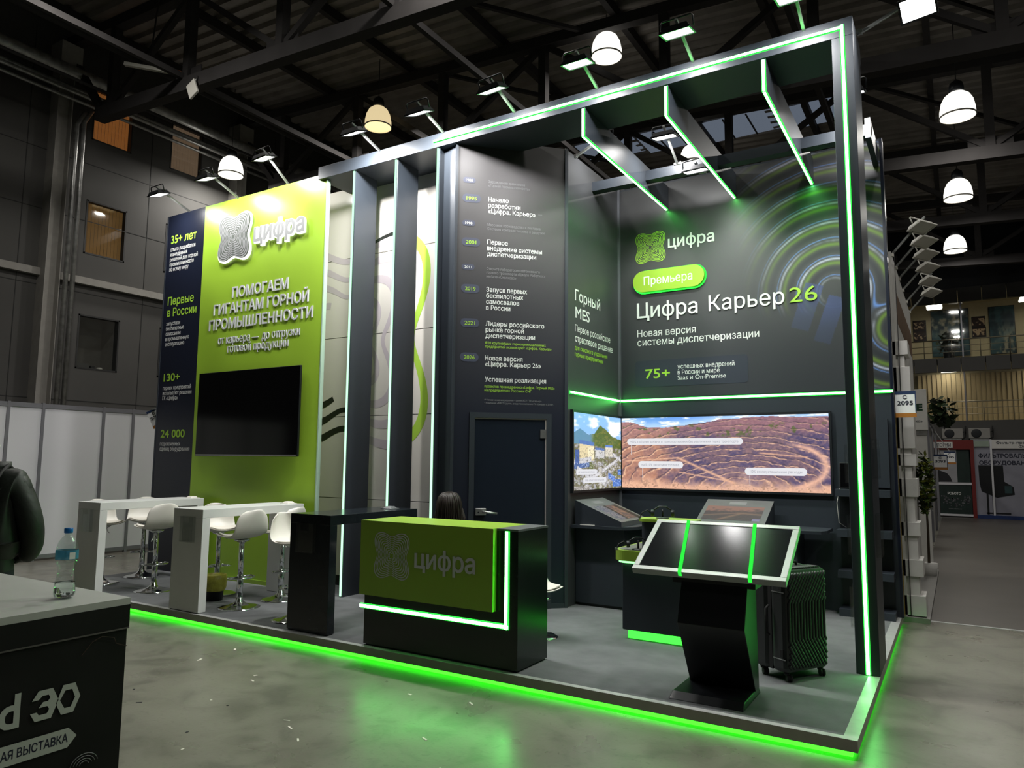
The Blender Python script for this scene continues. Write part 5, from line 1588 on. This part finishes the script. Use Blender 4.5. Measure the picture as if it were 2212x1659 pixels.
# jacket shell: loose sleeves and torso with collar
JP = [(0, 0, .84, (.215, .15)), (0, -.01, 1.02, (.215, .145)), (0, -.015, 1.20, (.22, .15)), (0, -.015, 1.38, (.215, .14)), (-.02, .0, 1.50, (.09, .085)),
      (.17, -.015, 1.43, .092), (.235, .0, 1.28, .086), (.275, .02, 1.12, .084), (.245, .09, .97, .074), (.17, .13, .87, .060),
      (-.17, -.015, 1.43, .092), (-.235, -.02, 1.28, .086), (-.275, -.03, 1.12, .084), (-.245, .06, .97, .074), (-.205, .14, .88, .058)]
skin('jacket', JP, [(0, 1), (1, 2), (2, 3), (3, 4), (3, 5), (5, 6), (6, 7), (7, 8), (8, 9), (3, 10), (10, 11), (11, 12), (12, 13), (13, 14)], M_jack, t, 2, 2)
part(t, 'collar', MB().lathe([(.085, 1.47), (.095, 1.52), (.09, 1.56), (.08, 1.555), (.075, 1.50)], 20, (0, .01, 0), cap=False), M_jack, local=True)
part(t, 'shoulder_strap', MB().tube([(.10, -.155, 1.30), (.105, -.13, 1.44), (.11, -.02, 1.535), (.105, .09, 1.47)], .014, 8), M_rubber, local=True)
mb = MB().lathe([(.084, 1.66), (.094, 1.70), (.090, 1.76), (.070, 1.805), (.03, 1.825)], 24, (-.12, .03, -.01))
part(t, 'hair', mb, M_hair, local=True)

# ---- counter in the left foreground with water bottle
t = thing('info_counter', (-3.6, 1.4, 0), 'white topped counter with dark printed side in the left foreground', 'counter')
M_ftop = mat('white_counter_top', (0.46, 0.465, 0.44), 0.32, var=0.03)
M_fside = mat('dark_counter_print', (0.007, 0.006, 0.0065), 0.6, spec=0.3, var=0.35, vscale=4)
part(t, 'body', MB().box(-4.6, -3.055, 0.5, 1.848, 0.0, 0.965), M_fside)
part(t, 'counter_top', MB().box(-4.60, -3.05, 0.5, 1.853, 0.972, 1.0), M_ftop)
part(t, 'top_front', MB().box(-3.054, -3.048, 0.5, 1.853, 0.878, 0.972), M_fside)
part(t, 'top_band', MB().box(-3.056, -3.046, 0.5, 1.853, 0.872, 0.878), mat('grey_line', (0.10, 0.09, 0.085), 0.5, var=0.05))
FF = Frame((-3.05, 0, 0), (0, 1, 0))
M_fink = mat('pale_counter_ink', (0.44, 0.46, 0.42), 0.5, var=0.02)
mb = MB()
put_text(mb, FF, 'd', 1.375, .590, .072, .125, .022, .0005)
part(t, 'lettering', mb, M_fink)
def hexband(mb, loops, n=.0008):
    L = [[Vector((u, v, 0)) for u, v in P] for P in loops]
    flat = [q for P in L for q in P]
    vs = [mb.vert(FF.p(q.x, q.y, n)) for q in flat]
    for tr_ in geometry.tessellate_polygon(L):
        a, b_, c_ = (flat[i] for i in tr_)
        cr = (b_ - a).x * (c_ - a).y - (b_ - a).y * (c_ - a).x
        mb.face([vs[i] for i in (tr_ if cr > 0 else tr_[::-1])])
def fpix(x, y):      # logo sketch units: origin bottom-left of the mark
    return (1.483 + x * .184, .588 + y * .112)
mb = MB()
hexband(mb, [[fpix(*q) for q in ((.50, .42), (.63, 1.0), (.88, 1.0), (1.0, .50), (.87, 0), (.62, 0))], [fpix(*q) for q in ((.58, .50), (.68, .80), (.82, .80), (.89, .50), (.81, .20), (.68, .20))]])
hexband(mb, [[fpix(*q) for q in ((.02, .70), (.14, 1.0), (.42, 1.0), (.55, .55), (.42, 0.0), (.10, 0.0), (0, .30), (.13, .30), (.17, .19), (.33, .19), (.37, .32), (.33, .43), (.16, .43), (.24, .60), (.34, .60), (.38, .70), (.34, .81), (.22, .81), (.15, .70))]])
part(t, 'logo_mark', mb, M_fink)
mb = MB()
hexband(mb, [[(1.30, .455), (1.63, .455), (1.664, .4925), (1.63, .53), (1.30, .53)]], .0005)
ar = part(t, 'arrow_label', mb, M_fink)
block(ar, FF, [('АЯ ВЫСТАВКА', 1.392, .478, .238)], .032, M_tdark, .02, .001)
mb = MB()
pk = [FF.p(u, v, .001) for u, v in ((1.66, .80), (1.70, .845), (1.74, .86), (1.79, .845), (1.80, .82), (1.847, .80))]
for a, b_ in zip(pk[:-1], pk[1:]):
    mb.beam(a + Vector((.002, 0, 0)), b_ + Vector((.002, 0, 0)), .002, .002)
part(t, 'drawn_outline', mb, mat('brown_ink', (0.06, 0.035, 0.028), 0.5, var=0.05))
mb = MB()
for k in range(4):
    pth = [FF.p(1.70 + (.055 - .012 * k) * math.cos(a), .365 + (.045 - .01 * k) * math.sin(a), .001) for a in [math.radians(q) for q in range(10, 171, 16)]]
    mb.tube(pth, .0015, 5)
part(t, 'drawn_arcs', mb, M_tgrey)

t = thing('water_bottle', (-3.26, 1.685, 1.0), 'clear plastic water bottle with blue cap on the foreground counter', 'bottle')
sc_ = 0.87
prof = [(.006, .004), (.024, .0), (.037, .008), (.042, .025), (.041, .055), (.0395, .075), (.034, .105), (.032, .125), (.034, .145), (.040, .170), (.0425, .185), (.0425, .225), (.041, .245), (.034, .272), (.022, .292), (.0135, .300), (.0130, .318)]
M_pet = clear_mat('clear_pet', (0.96, 0.98, 0.975), 0.07)
mb = MB()
n = 30
rings = []
for r, z_ in prof:
    rings.append([mb.vert(((r + (.0012 * math.cos(5 * a * 1) * (1 if z_ < .03 else 0)) + (.0009 * math.sin(z_ * 900) if .08 < z_ < .17 else 0)) * math.cos(a), (r + (.0009 * math.sin(z_ * 900) if .08 < z_ < .17 else 0)) * math.sin(a), z_ * sc_)) for a in [2 * math.pi * k / n for k in range(n)]])
for a, b_ in zip(rings[:-1], rings[1:]):
    for k in range(n):
        mb.face((a[k], a[(k + 1) % n], b_[(k + 1) % n], b_[k]), 0, True)
mb.face(rings[0][::-1])
part(t, 'bottle_body', mb, M_pet, solid=0.0008, local=True)
part(t, 'water', MB().lathe([(.02, .0035), (.035, .009), (.0395, .024), (.0385, .048), (.0372, .067)], 28, (0, 0, 0)), mat('water', (0.97, 0.99, 0.98), 0.0, trans=1.0, ior=1.33), local=True)
part(t, 'label', MB().lathe([(.0432, .164), (.0434, .178), (.0432, .202)], 30, cap=False), mat('blue_film_label', (0.12, 0.42, 0.62), 0.25, trans=0.55, ior=1.1), local=True)
mb = MB(); mb.box(.0437, .0442, -.012, .012, .166, .194)
part(t, 'barcode_patch', mb, M_twhite, local=True)
part(t, 'cap', MB().lathe([(.0150, .272), (.0170, .275), (.0170, .291), (.0150, .294)], 24), mat('blue_cap', (0.01, 0.16, 0.50), 0.35, var=0.03), local=True)

# ---- hanging stand number plates
M_plate = mat('plate_white', (0.82, 0.83, 0.83), 0.45, var=0.02)
M_pnavy = mat('plate_navy', (0.02, 0.04, 0.10), 0.45, var=0.02)
M_porange = mat('plate_orange', (0.40, 0.16, 0.03), 0.45, var=0.02)
def plate(fr, u, v, w_, h, num, label, let='С', hang=None):
    t = thing('number_plate', fr.p(u + w_ / 2, v, 0), label, 'sign', 'stand number plates')
    def q(a, b_, c_, d, n, th=.002):
        return MB().hexa([fr.p(a, c_, n), fr.p(b_, c_, n), fr.p(b_, d, n), fr.p(a, d, n), fr.p(a, c_, n + th), fr.p(b_, c_, n + th), fr.p(b_, d, n + th), fr.p(a, d, n + th)])
    part(t, 'plate', q(u, u + w_, v, v + h, 0, .004), M_plate)
    part(t, 'header_band', q(u, u + w_, v + h * .88, v + h, .004), M_pnavy)
    part(t, 'footer_band', q(u, u + w_, v, v + h * .16, .004), M_porange)
    part(t, 'edge_stripe', q(u + w_ * .95, u + w_, v + h * .16, v + h * .88, .004), M_pnavy)
    mb = MB()
    put_text(mb, fr, let, u + w_ * .37, v + h * .70, w_ * .21, h * .145, .02, .0065)
    part(t, 'lettering', mb, M_tdark)
    mb = MB()
    put_text(mb, fr, num, u + w_ * .09, v + h * .47, w_ * .76, h * .165, .02, .0065)
    part(t, 'lettering', mb, M_tdark)
    if hang:
        part(t, 'bracket', MB().beam(fr.p(u + w_ / 2, v + h, .002), Vector(hang), .02, .02), M_steel)
    return t
plate(Frame((0, 8.25, 0), (1, 0, 0)), -.503, 2.065, .185, .265, '2095', 'white stand number plate hanging at the right edge of the back wall')
a = math.radians(28)
plate(Frame((-9.735, 5.97, 2.225), (.85 * math.cos(a), .52 * math.cos(a), math.sin(a)), (-.85 * math.sin(a), -.52 * math.sin(a), math.cos(a))), 0, -.265, .185, .265, '2095', 'crooked white number plate peeking out behind the navy panel', hang=(-9.40, 6.04, 2.30))

# =================================================================== NEIGHBOURING STANDS ON THE RIGHT
M_nb = mat('neighbour_white', (0.66, 0.65, 0.62), 0.55, var=0.05)
t = thing('stepped_stand_wall', (-0.5, 10.4, 0), 'white stepped side wall of the neighbouring stand right of the back wall', 'wall panel')
part(t, 'side_board', MB().box(-0.62, -0.50, 8.60, 12.45, 0.05, 3.88), M_nb)
part(t, 'base', MB().box(-0.62, -0.30, 8.55, 12.6, 0.0, 0.05), mat('neighbour_base', (0.22, 0.215, 0.2), 0.6, var=0.05))
for z0_, z1_, x_ in ((2.75, 2.90, -.415), (2.30, 2.62, -.405), (1.76, 2.10, -.39), (1.58, 1.70, -.385), (1.26, 1.45, -.385), (0.86, 1.00, -.38), (0.45, .62, -.37), (0.06, .26, -.36)):
    part(t, 'step_block', MB().box(-0.60, x_ + .03, 8.60, 8.98, z0_, z1_), M_nb, bevel=0.003)
for z0_, z1_, x_ in ((2.62, 2.75, -.47), (2.10, 2.30, -.46), (1.70, 1.76, -.45), (1.45, 1.58, -.45), (1.00, 1.26, -.44), (.62, .86, -.43), (.26, .45, -.43)):
    part(t, 'recess_block', MB().box(-0.60, x_ + .05, 8.62, 8.96, z0_, z1_), M_nb)
part(t, 'post_line', MB().box(-0.47, -0.464, 8.585, 8.60, 0.05, 3.88), M_seam)
mb = MB().hexa([(-.50, 9.2, 3.2), (-.497, 9.2, 3.2), (-.497, 12.4, 3.2), (-.50, 12.4, 3.2), (-.50, 9.2, 3.55), (-.497, 9.2, 3.55), (-.497, 12.4, 3.55), (-.50, 12.4, 3.55)])
part(t, 'brown_band', mb, mat('brown_film', (0.16, 0.09, 0.05), 0.5, var=0.3, vscale=5))
ordn = ['first', 'second', 'third', 'fourth', 'fifth', 'sixth']
for i, y_ in enumerate((8.75, 9.35, 9.95, 10.65, 11.45, 12.25)):
    flood((-0.52, y_, 3.88), (-0.20, y_, 4.14), (0.1, y_ - .25, 3.2), 'switched off white floodlight on the stepped stand wall, %s from the back wall' % ordn[i], lit=False, white=True, side=(.6, .9, 0), group='white floodlights of the neighbouring stand')
t = thing('letter_pylon', (-0.4, 13.0, 0), 'white neighbouring pylon with dark green letter E', 'pylon')
part(t, 'panel', MB().box(-0.62, -0.355, 13.0, 13.1, 2.13, 2.77), M_nb, bevel=0.004)
part(t, 'lower_panel', MB().box(-0.60, -0.375, 13.03, 13.1, 0.05, 2.05), M_nb)
part(t, 'metal_band', MB().box(-0.60, -0.37, 13.02, 13.1, 2.05, 2.13), M_galv)
part(t, 'foot', MB().box(-0.62, -0.36, 12.95, 13.15, 0.0, 0.05), M_nb)
FE = Frame((0, 13.0, 0), (1, 0, 0))
block(t, FE, [('E', -.50, 2.44, .085)], .105, mat('green_letter', (0.01, 0.05, 0.025), 0.5, var=0.03), .05)
block(t, FE, [('ко»', -.52, 2.255, .095)], .035, M_tdark, .01)
def bush(name, c, rx, ry, rz_, n, cols, label, cat, leaf=.05, stem=True, pot=None):
    t = thing(name, (c[0], c[1], pot or 0), label, cat)
    for mi, mm in enumerate(cols):
        mb = MB()
        for k in range(n // len(cols)):
            u, v = random.uniform(0, 6.283), math.acos(random.uniform(-1, 1))
            r = random.uniform(.55, 1.0)
            p = Vector((c[0] + rx * r * math.cos(u) * math.sin(v), c[1] + ry * r * math.sin(u) * math.sin(v), c[2] + rz_ * r * math.cos(v)))
            d = Vector((random.uniform(-1, 1), random.uniform(-1, 1), random.uniform(-.6, .8))).normalized()
            s1 = d.cross(Vector((random.uniform(-1, 1), random.uniform(-1, 1), 1))).normalized()
            L = leaf * random.uniform(.7, 1.3)
            mb.face([mb.vert(q) for q in (p - d * L, p + s1 * L * .45 + d * L * .1, p + d * L, p - s1 * L * .45 + d * L * .1)])
        o = part(t, 'foliage', mb, mm); o['kind'] = 'stuff'
    if stem:
        part(t, 'stem', MB().tube([(c[0], c[1], 0.0), (c[0] + .01, c[1], c[2] * .5), (c[0], c[1], c[2])], [.02, .015, .008], 8), mat('brown_stem', (0.06, 0.045, 0.03), 0.8, var=0.2))
        part(t, 'pot', MB().lathe([(.09, 0), (.11, .22), (.10, .22)], 16, (c[0], c[1], 0)), M_nb)
    return t
M_lf = [mat('leaf_green', (0.10, 0.17, 0.03), 0.5, var=0.3), mat('leaf_yellow_green', (0.30, 0.33, 0.05), 0.5, var=0.3), mat('leaf_dark', (0.02, 0.035, 0.012), 0.5, var=0.3)]
bush('potted_plant', (-0.40, 11.9, 1.33), .12, .2, .46, 420, M_lf, 'bushy yellow green potted plant beyond the stepped stand wall', 'plant', .055)
bush('potted_plant', (-0.22, 18.5, 2.75), .26, .26, .40, 90, [M_lf[2]], 'dark leafy plant rising above the grey booth frame', 'plant', .14, stem=False, pot=2.45)
t = thing('booth_frame', (-0.45, 21.0, 0), 'grey aluminium booth side seen edge on, right of the letter pylon', 'booth')
part(t, 'side_wall', MB().box(-0.62, -0.50, 14.5, 20.6, 0.0, 2.45), M_nb)
for y_ in (14.5, 17.5, 20.58, 24.0):
    part(t, 'post', MB().box(-0.52, -0.46, y_ - .03, y_ + .03, 0, 2.6), M_partpost)
part(t, 'top_rail', MB().box(-0.52, -0.46, 14.53, 23.97, 2.5, 2.6), M_partpost)
plate(Frame((0, 19.9, 0), (1, 0, 0)), -.46, 1.47, .28, .36, '3093', 'small far white number plate reading 3093', hang=(-.49, 19.9, 2.5))
plate(Frame((0, 22.5, 0), (1, 0, 0)), -.28, 1.60, .27, .34, '3095', 'small far white number plate right behind the 3093 one', hang=(-.47, 22.5, 2.5))

# ---- booths at the far end
t = thing('red_booth', (0, 26.0, 0), 'far booth with red portal and dark green posters', 'booth')
M_red = mat('red_paint', (0.16, 0.012, 0.010), 0.5, var=0.05)
part(t, 'header', MB().box(-.62, .46, 25.98, 26.1, 2.05, 2.34), M_red)
part(t, 'right_pillar', MB().box(.36, .46, 25.98, 26.1, 0.0, 2.05), M_red)
part(t, 'fascia_sign', MB().box(-.60, -.08, 25.95, 25.98, 2.10, 2.28), M_nb)
FO = Frame((0, 25.95, 0), (1, 0, 0))
block(t, FO, [('ЛОГИИ', -.50, 2.14, .37)], .10, M_tdark, .01)
part(t, 'white_poster', MB().box(-.48, 0.0, 26.03, 26.06, 1.06, 2.05), mat('far_poster_white', (0.33, 0.33, 0.35), 0.5, var=0.08, vscale=3))
part(t, 'dark_shape', MB().prism([(-.48, 26.028, 1.07), (-.14, 26.028, 1.07), (-.18, 26.028, 1.2), (-.27, 26.028, 1.33), (-.48, 26.028, 1.42)], (0, -.003, 0)), M_dark)
part(t, 'green_poster', MB().box(0.0, .33, 26.03, 26.06, 1.06, 2.05), mat('far_poster_green', (0.008, 0.022, 0.018), 0.5, var=0.2))
part(t, 'middle_rail', MB().box(-.50, .36, 26.0, 26.04, .98, 1.05), M_partition)
part(t, 'bottom_rail', MB().box(-.50, .36, 26.0, 26.04, .04, .10), M_partition)
part(t, 'counter_poster', MB().box(-.48, .34, 26.02, 26.05, .10, .98), MATS['far_poster_green'])
F6 = Frame((0, 26.02, 0), (1, 0, 0))
block(t, F6, [('РОБОТО', -.28, .68, .35)], .075, M_twhite, .03)
block(t, F6, [('www.roboto.ru', -.27, .24, .34)], .04, M_tgrey, .005)
mb = MB()
for k in range(70):
    x_, z_ = random.uniform(-.44, .30), .47 + random.uniform(-.13, .10)
    z_ += max(0, abs(x_ + .07) - .15) * .5
    q = random.uniform(.008, .022)
    mb.box(x_ - q, x_ + q, 26.012, 26.018, z_ - q, z_ + q)
o = part(t, 'gear_collage', mb, mat('far_grey_print', (0.11, 0.11, 0.12), 0.5, var=0.5, vscale=20)); o['kind'] = 'stuff'
t = thing('filter_booth', (1.5, 26.0, 0), 'far white booth advertising filter equipment with a machine picture', 'booth')
M_fp = mat('far_lilac_white', (0.27, 0.27, 0.32), 0.5, var=0.12, vscale=2)
part(t, 'back_wall', MB().box(.46, 3.6, 26.06, 26.12, .10, 2.35), M_fp)
part(t, 'header_sign', MB().box(.92, 3.6, 25.97, 26.02, 2.08, 2.34), M_nb)
part(t, 'header_sign', MB().box(.47, .86, 26.0, 26.04, 2.14, 2.32), mat('far_mint', (0.30, 0.36, 0.30), 0.5, var=0.05))
part(t, 'post', MB().box(.87, .92, 25.96, 26.02, 0, 2.36), M_partition)
part(t, 'blue_base', MB().box(.46, 3.6, 25.9, 26.06, .0, .10), mat('far_blue', (0.01, 0.03, 0.12), 0.5, var=0.1))
FQ = Frame((0, 25.97, 0), (1, 0, 0)); FQ2 = Frame((0, 26.06, 0), (1, 0, 0))
block(t, FQ, [('Фильтр-прессы', 1.03, 2.215, .95)], .075, M_tdark, .01)
block(t, FQ, [('Фильтры', 1.58, 2.10, .60)], .075, M_tdark, .01)
block(t, FQ2, [('ФИЛЬТРОВАЛЬНОЕ', .57, 1.81, 1.50)], .115, M_tdark, .03)
block(t, FQ2, [('ОБОРУДОВАНИЕ', .58, 1.60, 1.36)], .115, M_tdark, .03)
part(t, 'press_picture', MB().prism([(.55, 26.057, 1.58), (1.17, 26.057, 1.58), (1.18, 26.057, 1.1), (1.40, 26.057, .95), (1.42, 26.057, .72), (.98, 26.057, .62), (.60, 26.057, .80), (.56, 26.057, 1.05)], (0, -.003, 0)), M_black)
for x_ in (.72, .86):
    part(t, 'press_leg_picture', MB().box(x_, x_ + .05, 26.05, 26.055, .12, .8), M_black)
part(t, 'press_base_picture', MB().box(.70, 1.30, 26.05, 26.055, .14, .18), M_black)
part(t, 'press_motor_picture', MB().box(1.18, 1.36, 26.048, 26.052, .76, .98), mat('far_teal', (0.02, 0.05, 0.055), 0.5, var=0.2))

# ---- lit two-storey office front at the far end
wall_far = tag(mk('wall_far', MB().box(-15, 9, 26.9, 27.0, 0, 2.98), M_hallwall), 'grey ground floor wall of the far office front', kind='structure')
for z0_, z1_ in ((4.55, 5.0), (6.80, 7.25)):
    x_ = -3.0
    while x_ < 8.8:
        mk('facade_panel', MB().box(x_ + .008, x_ + .64, 26.85, 27.0, z0_, z1_), M_hallwall, wall_far)
        x_ += .655
mk('upper_wall', MB().box(-15, 9, 26.95, 27.0, 7.25, 10.2), M_dark, wall_far)
mk('side_wall', MB().box(-15, -3.0, 26.9, 27.0, 2.98, 7.25), M_hallwall, wall_far)
M_cream = mat('cream_office_wall', (0.55, 0.47, 0.30), 0.7, var=0.04)
M_tileb = mat('office_blind', (0.52, 0.40, 0.22), 0.7, var=0.03)
for z0_, z1_ in ((2.98, 4.55), (5.0, 6.80)):
    yb = 29.4 if z0_ > 4 else 28.3
    mk('office_back_wall', MB().box(-3, 9, yb, yb + .05, z0_, z1_ + .45), M_cream, wall_far)
    mk('office_floor', MB().box(-3, 9, 27.0, yb, z0_ - .05, z0_), M_cream, wall_far)
    mk('office_ceiling', MB().box(-3, 9, 27.0, yb, z1_ + .40, z1_ + .45), M_cream, wall_far)
    k = 0
    for x_ in np.arange(-2.55, 8.8, 2.02):
        mk('mullion', MB().box(x_ + .85, x_ + .89, 26.93, 26.98, z0_, z1_), M_partpost, wall_far)
for i, x_ in enumerate(np.arange(-1.0, 4.5, .14)):
    mk('blind_slat', MB().hexa([(x_, 28.2, 3.0), (x_ + .12, 28.23, 3.0), (x_ + .12, 28.235, 3.0), (x_, 28.205, 3.0), (x_, 28.2, 4.62), (x_ + .12, 28.23, 4.62), (x_ + .12, 28.235, 4.62), (x_, 28.205, 4.62)]), M_tileb, wall_far)
M_glass = clear_mat('office_glass', (0.95, 0.96, 0.95))
k = 20
for z0_, z1_, fl in ((2.98, 4.55, 'lower'), (5.0, 6.80, 'upper')):
    for j, x_ in enumerate((-1.66, .36, 2.38)):
        k += 1
        tag(mk('window_%d' % k, MB().box(x_ + .0, x_ + 1.94, 26.95, 26.955, z0_, z1_), M_glass), '%s floor glass pane of the far office, number %d from the left' % (fl, j + 1), kind='structure')
M_ofl = emat('office_ceiling_panel', (1.0, 0.96, 0.85), 9.0)
for x_, y_, z_, lb in ((-.40, 28.0, 6.88, 'upper left'), (2.2, 28.0, 6.88, 'upper right'), (-.08, 27.7, 4.66, 'lower left'), (2.6, 27.7, 4.66, 'lower right')):
    t = thing('office_lamp', (x_, y_, z_), 'bright flat ceiling lamp in the far office, ' + lb, 'lamp', 'office ceiling lamps')
    part(t, 'panel', MB().box(-.22, .22, -.35, .35, 0, .03), M_ofl, local=True)
    part(t, 'frame', MB().box(-.24, .24, -.37, .37, .03, .05), M_plastic, local=True)
    part(t, 'hanger', MB().tube([(0, 0, .05), (0, 0, .30)], .006, 6), M_plastic, local=True)
M_rail = mat('brass_rail', (0.35, 0.30, 0.22), 0.35, 0.6, var=0.05)
for z0_, lb in ((2.98, 'lower'), (5.0, 'upper')):
    t = thing('balcony_railing', (2.5, 27.15, z0_), 'thin metal railing behind the %s floor office glass' % lb, 'railing', 'office railings')
    for dz, r in ((.62, .022), (.42, .010), (.22, .010)):
        part(t, 'rail', MB().tube([(-2.9, 27.15, z0_ + dz), (8.8, 27.15, z0_ + dz)], r, 6), M_rail)
    for x_ in np.arange(-2.3, 8.7, .78):
        part(t, 'baluster', MB().tube([(x_, 27.15, z0_), (x_, 27.15, z0_ + .62)], .014, 6), M_rail)
def seaart(seed):
    def fn(U, V):
        n1, n2 = fbm(U * 3 + seed, V * 4 + seed), fbm(U * 8 + seed, V * 8)
        c = np.zeros(U.shape + (3,)) + np.array([.20, .33, .36])
        c = mixc(c, [.12, .20, .24], sst(.4, .65, n1))
        c = mixc(c, [.62, .60, .52], sst(.55, .72, n2 * .6 + n1 * .5) * sst(.2, .7, V if seed < 5 else 1 - V))
        return mixc(c, [.42, .50, .50], np.exp(-((V - .35 - .3 * (U - .5) - .2 * (n1 - .5)) / .05) ** 2) * .7)
    return fn
def photo(seed):
    def fn(U, V):
        n = fbm(U * 5 + seed * 3, V * 5)
        c = np.zeros(U.shape + (3,)) + np.array([.16, .08, .06])
        return mixc(c, [.72, .62, .50], sst(.52, .62, n) * (np.abs(V - .5) < .35))
    return fn
FA = Frame((0, 29.38, 0), (1, 0, 0))
for u0, u1, v0, v1, fn, lb, cat in ((-.53, .57, 5.38, 7.0, seaart(1), 'large teal cloud painting on the upper office wall', 'painting'), (1.19, 1.89, 5.37, 6.98, seaart(9), 'tall teal painting with a white shape on the upper office wall', 'painting'),
                                    (-1.09, -.72, 6.36, 6.70, photo(1), 'small framed photo, upper one left of the cloud painting', 'picture'), (-1.09, -.72, 5.99, 6.33, photo(2), 'small framed photo, lower one left of the cloud painting', 'picture'),
                                    (.69, 1.05, 6.35, 6.68, photo(3), 'small framed photo, upper one between the two paintings', 'picture'), (.69, 1.06, 5.99, 6.31, photo(4), 'small framed photo, lower one between the two paintings', 'picture')):
    t = thing('framed_' + cat, ((u0 + u1) / 2, 29.36, v0), lb, cat)
    part(t, 'frame', MB().box(u0 - .02, u1 + .02, 29.36, 29.40, v0 - .02, v1 + .02), M_black)
    paint(t, 'canvas', FA, u0, u1, v0, v1, 40, 50, fn, vmat('canvas_paint', 0, .6), .025)
bush('office_plant', (-.05, 27.9, 5.65), .35, .25, .35, 70, [M_lf[2]], 'dark palm plant behind the upper office railing', 'plant', .16, stem=False, pot=5.0)
part(bpy.data.objects['office_plant'], 'planter', MB().lathe([(.14, 5.0), (.17, 5.3)], 14, (-.05, 27.9, 0)), M_dark)
for x_, lb in ((-.07, 'left'), (.64, 'right')):
    t = thing('air_conditioner', (x_, 26.6, 2.40), 'outdoor air conditioner unit on the far wall, %s of the two' % lb, 'air conditioner', 'outdoor air conditioners')
    part(t, 'casing', MB().box(-.28, .28, -.15, .15, 0, .31), mat('ac_casing', (0.30, 0.29, 0.27), 0.5, var=0.04), bevel=0.012, local=True)
    mb = MB(); mb.T = Matrix.Translation((-.08, -.152, .155)) @ Matrix.Rotation(math.pi / 2, 4, 'X')
    mb.lathe([(.135, -.002), (.135, .006), (.12, .008), (.02, .008)], 24)
    part(t, 'fan_grille', mb, M_dark, local=True)
    part(t, 'foot', MB().box(-.24, .24, -.12, .12, -.05, 0), M_galv, local=True)
    part(t, 'pipe', MB().tube([(.26, .10, .2), (.34, .15, .22), (.36, .2, .40)], .02, 6), M_rubber, local=True)
tag(mk('booth_roof', MB().box(-.62, 3.6, 26.1, 26.88, 2.30, 2.35), M_hallwall), 'grey flat roof of the far booths carrying the air conditioners', 'roof')

# dim or tiny emitters need not be sampled as lamps
for nm in ('video_picture', 'tablet_picture', 'white_caption', 'grey_caption_text', 'orange_blind', 'beige_blind', 'brown_blind', 'dim_office_wall', 'frosted_lamp_shade',
           'warm_lamp_shade', 'flood_face', 'skylight_glazing', 'white_letter_backlight'):
    if nm in MATS:
        MATS[nm].cycles.emission_sampling = 'NONE'
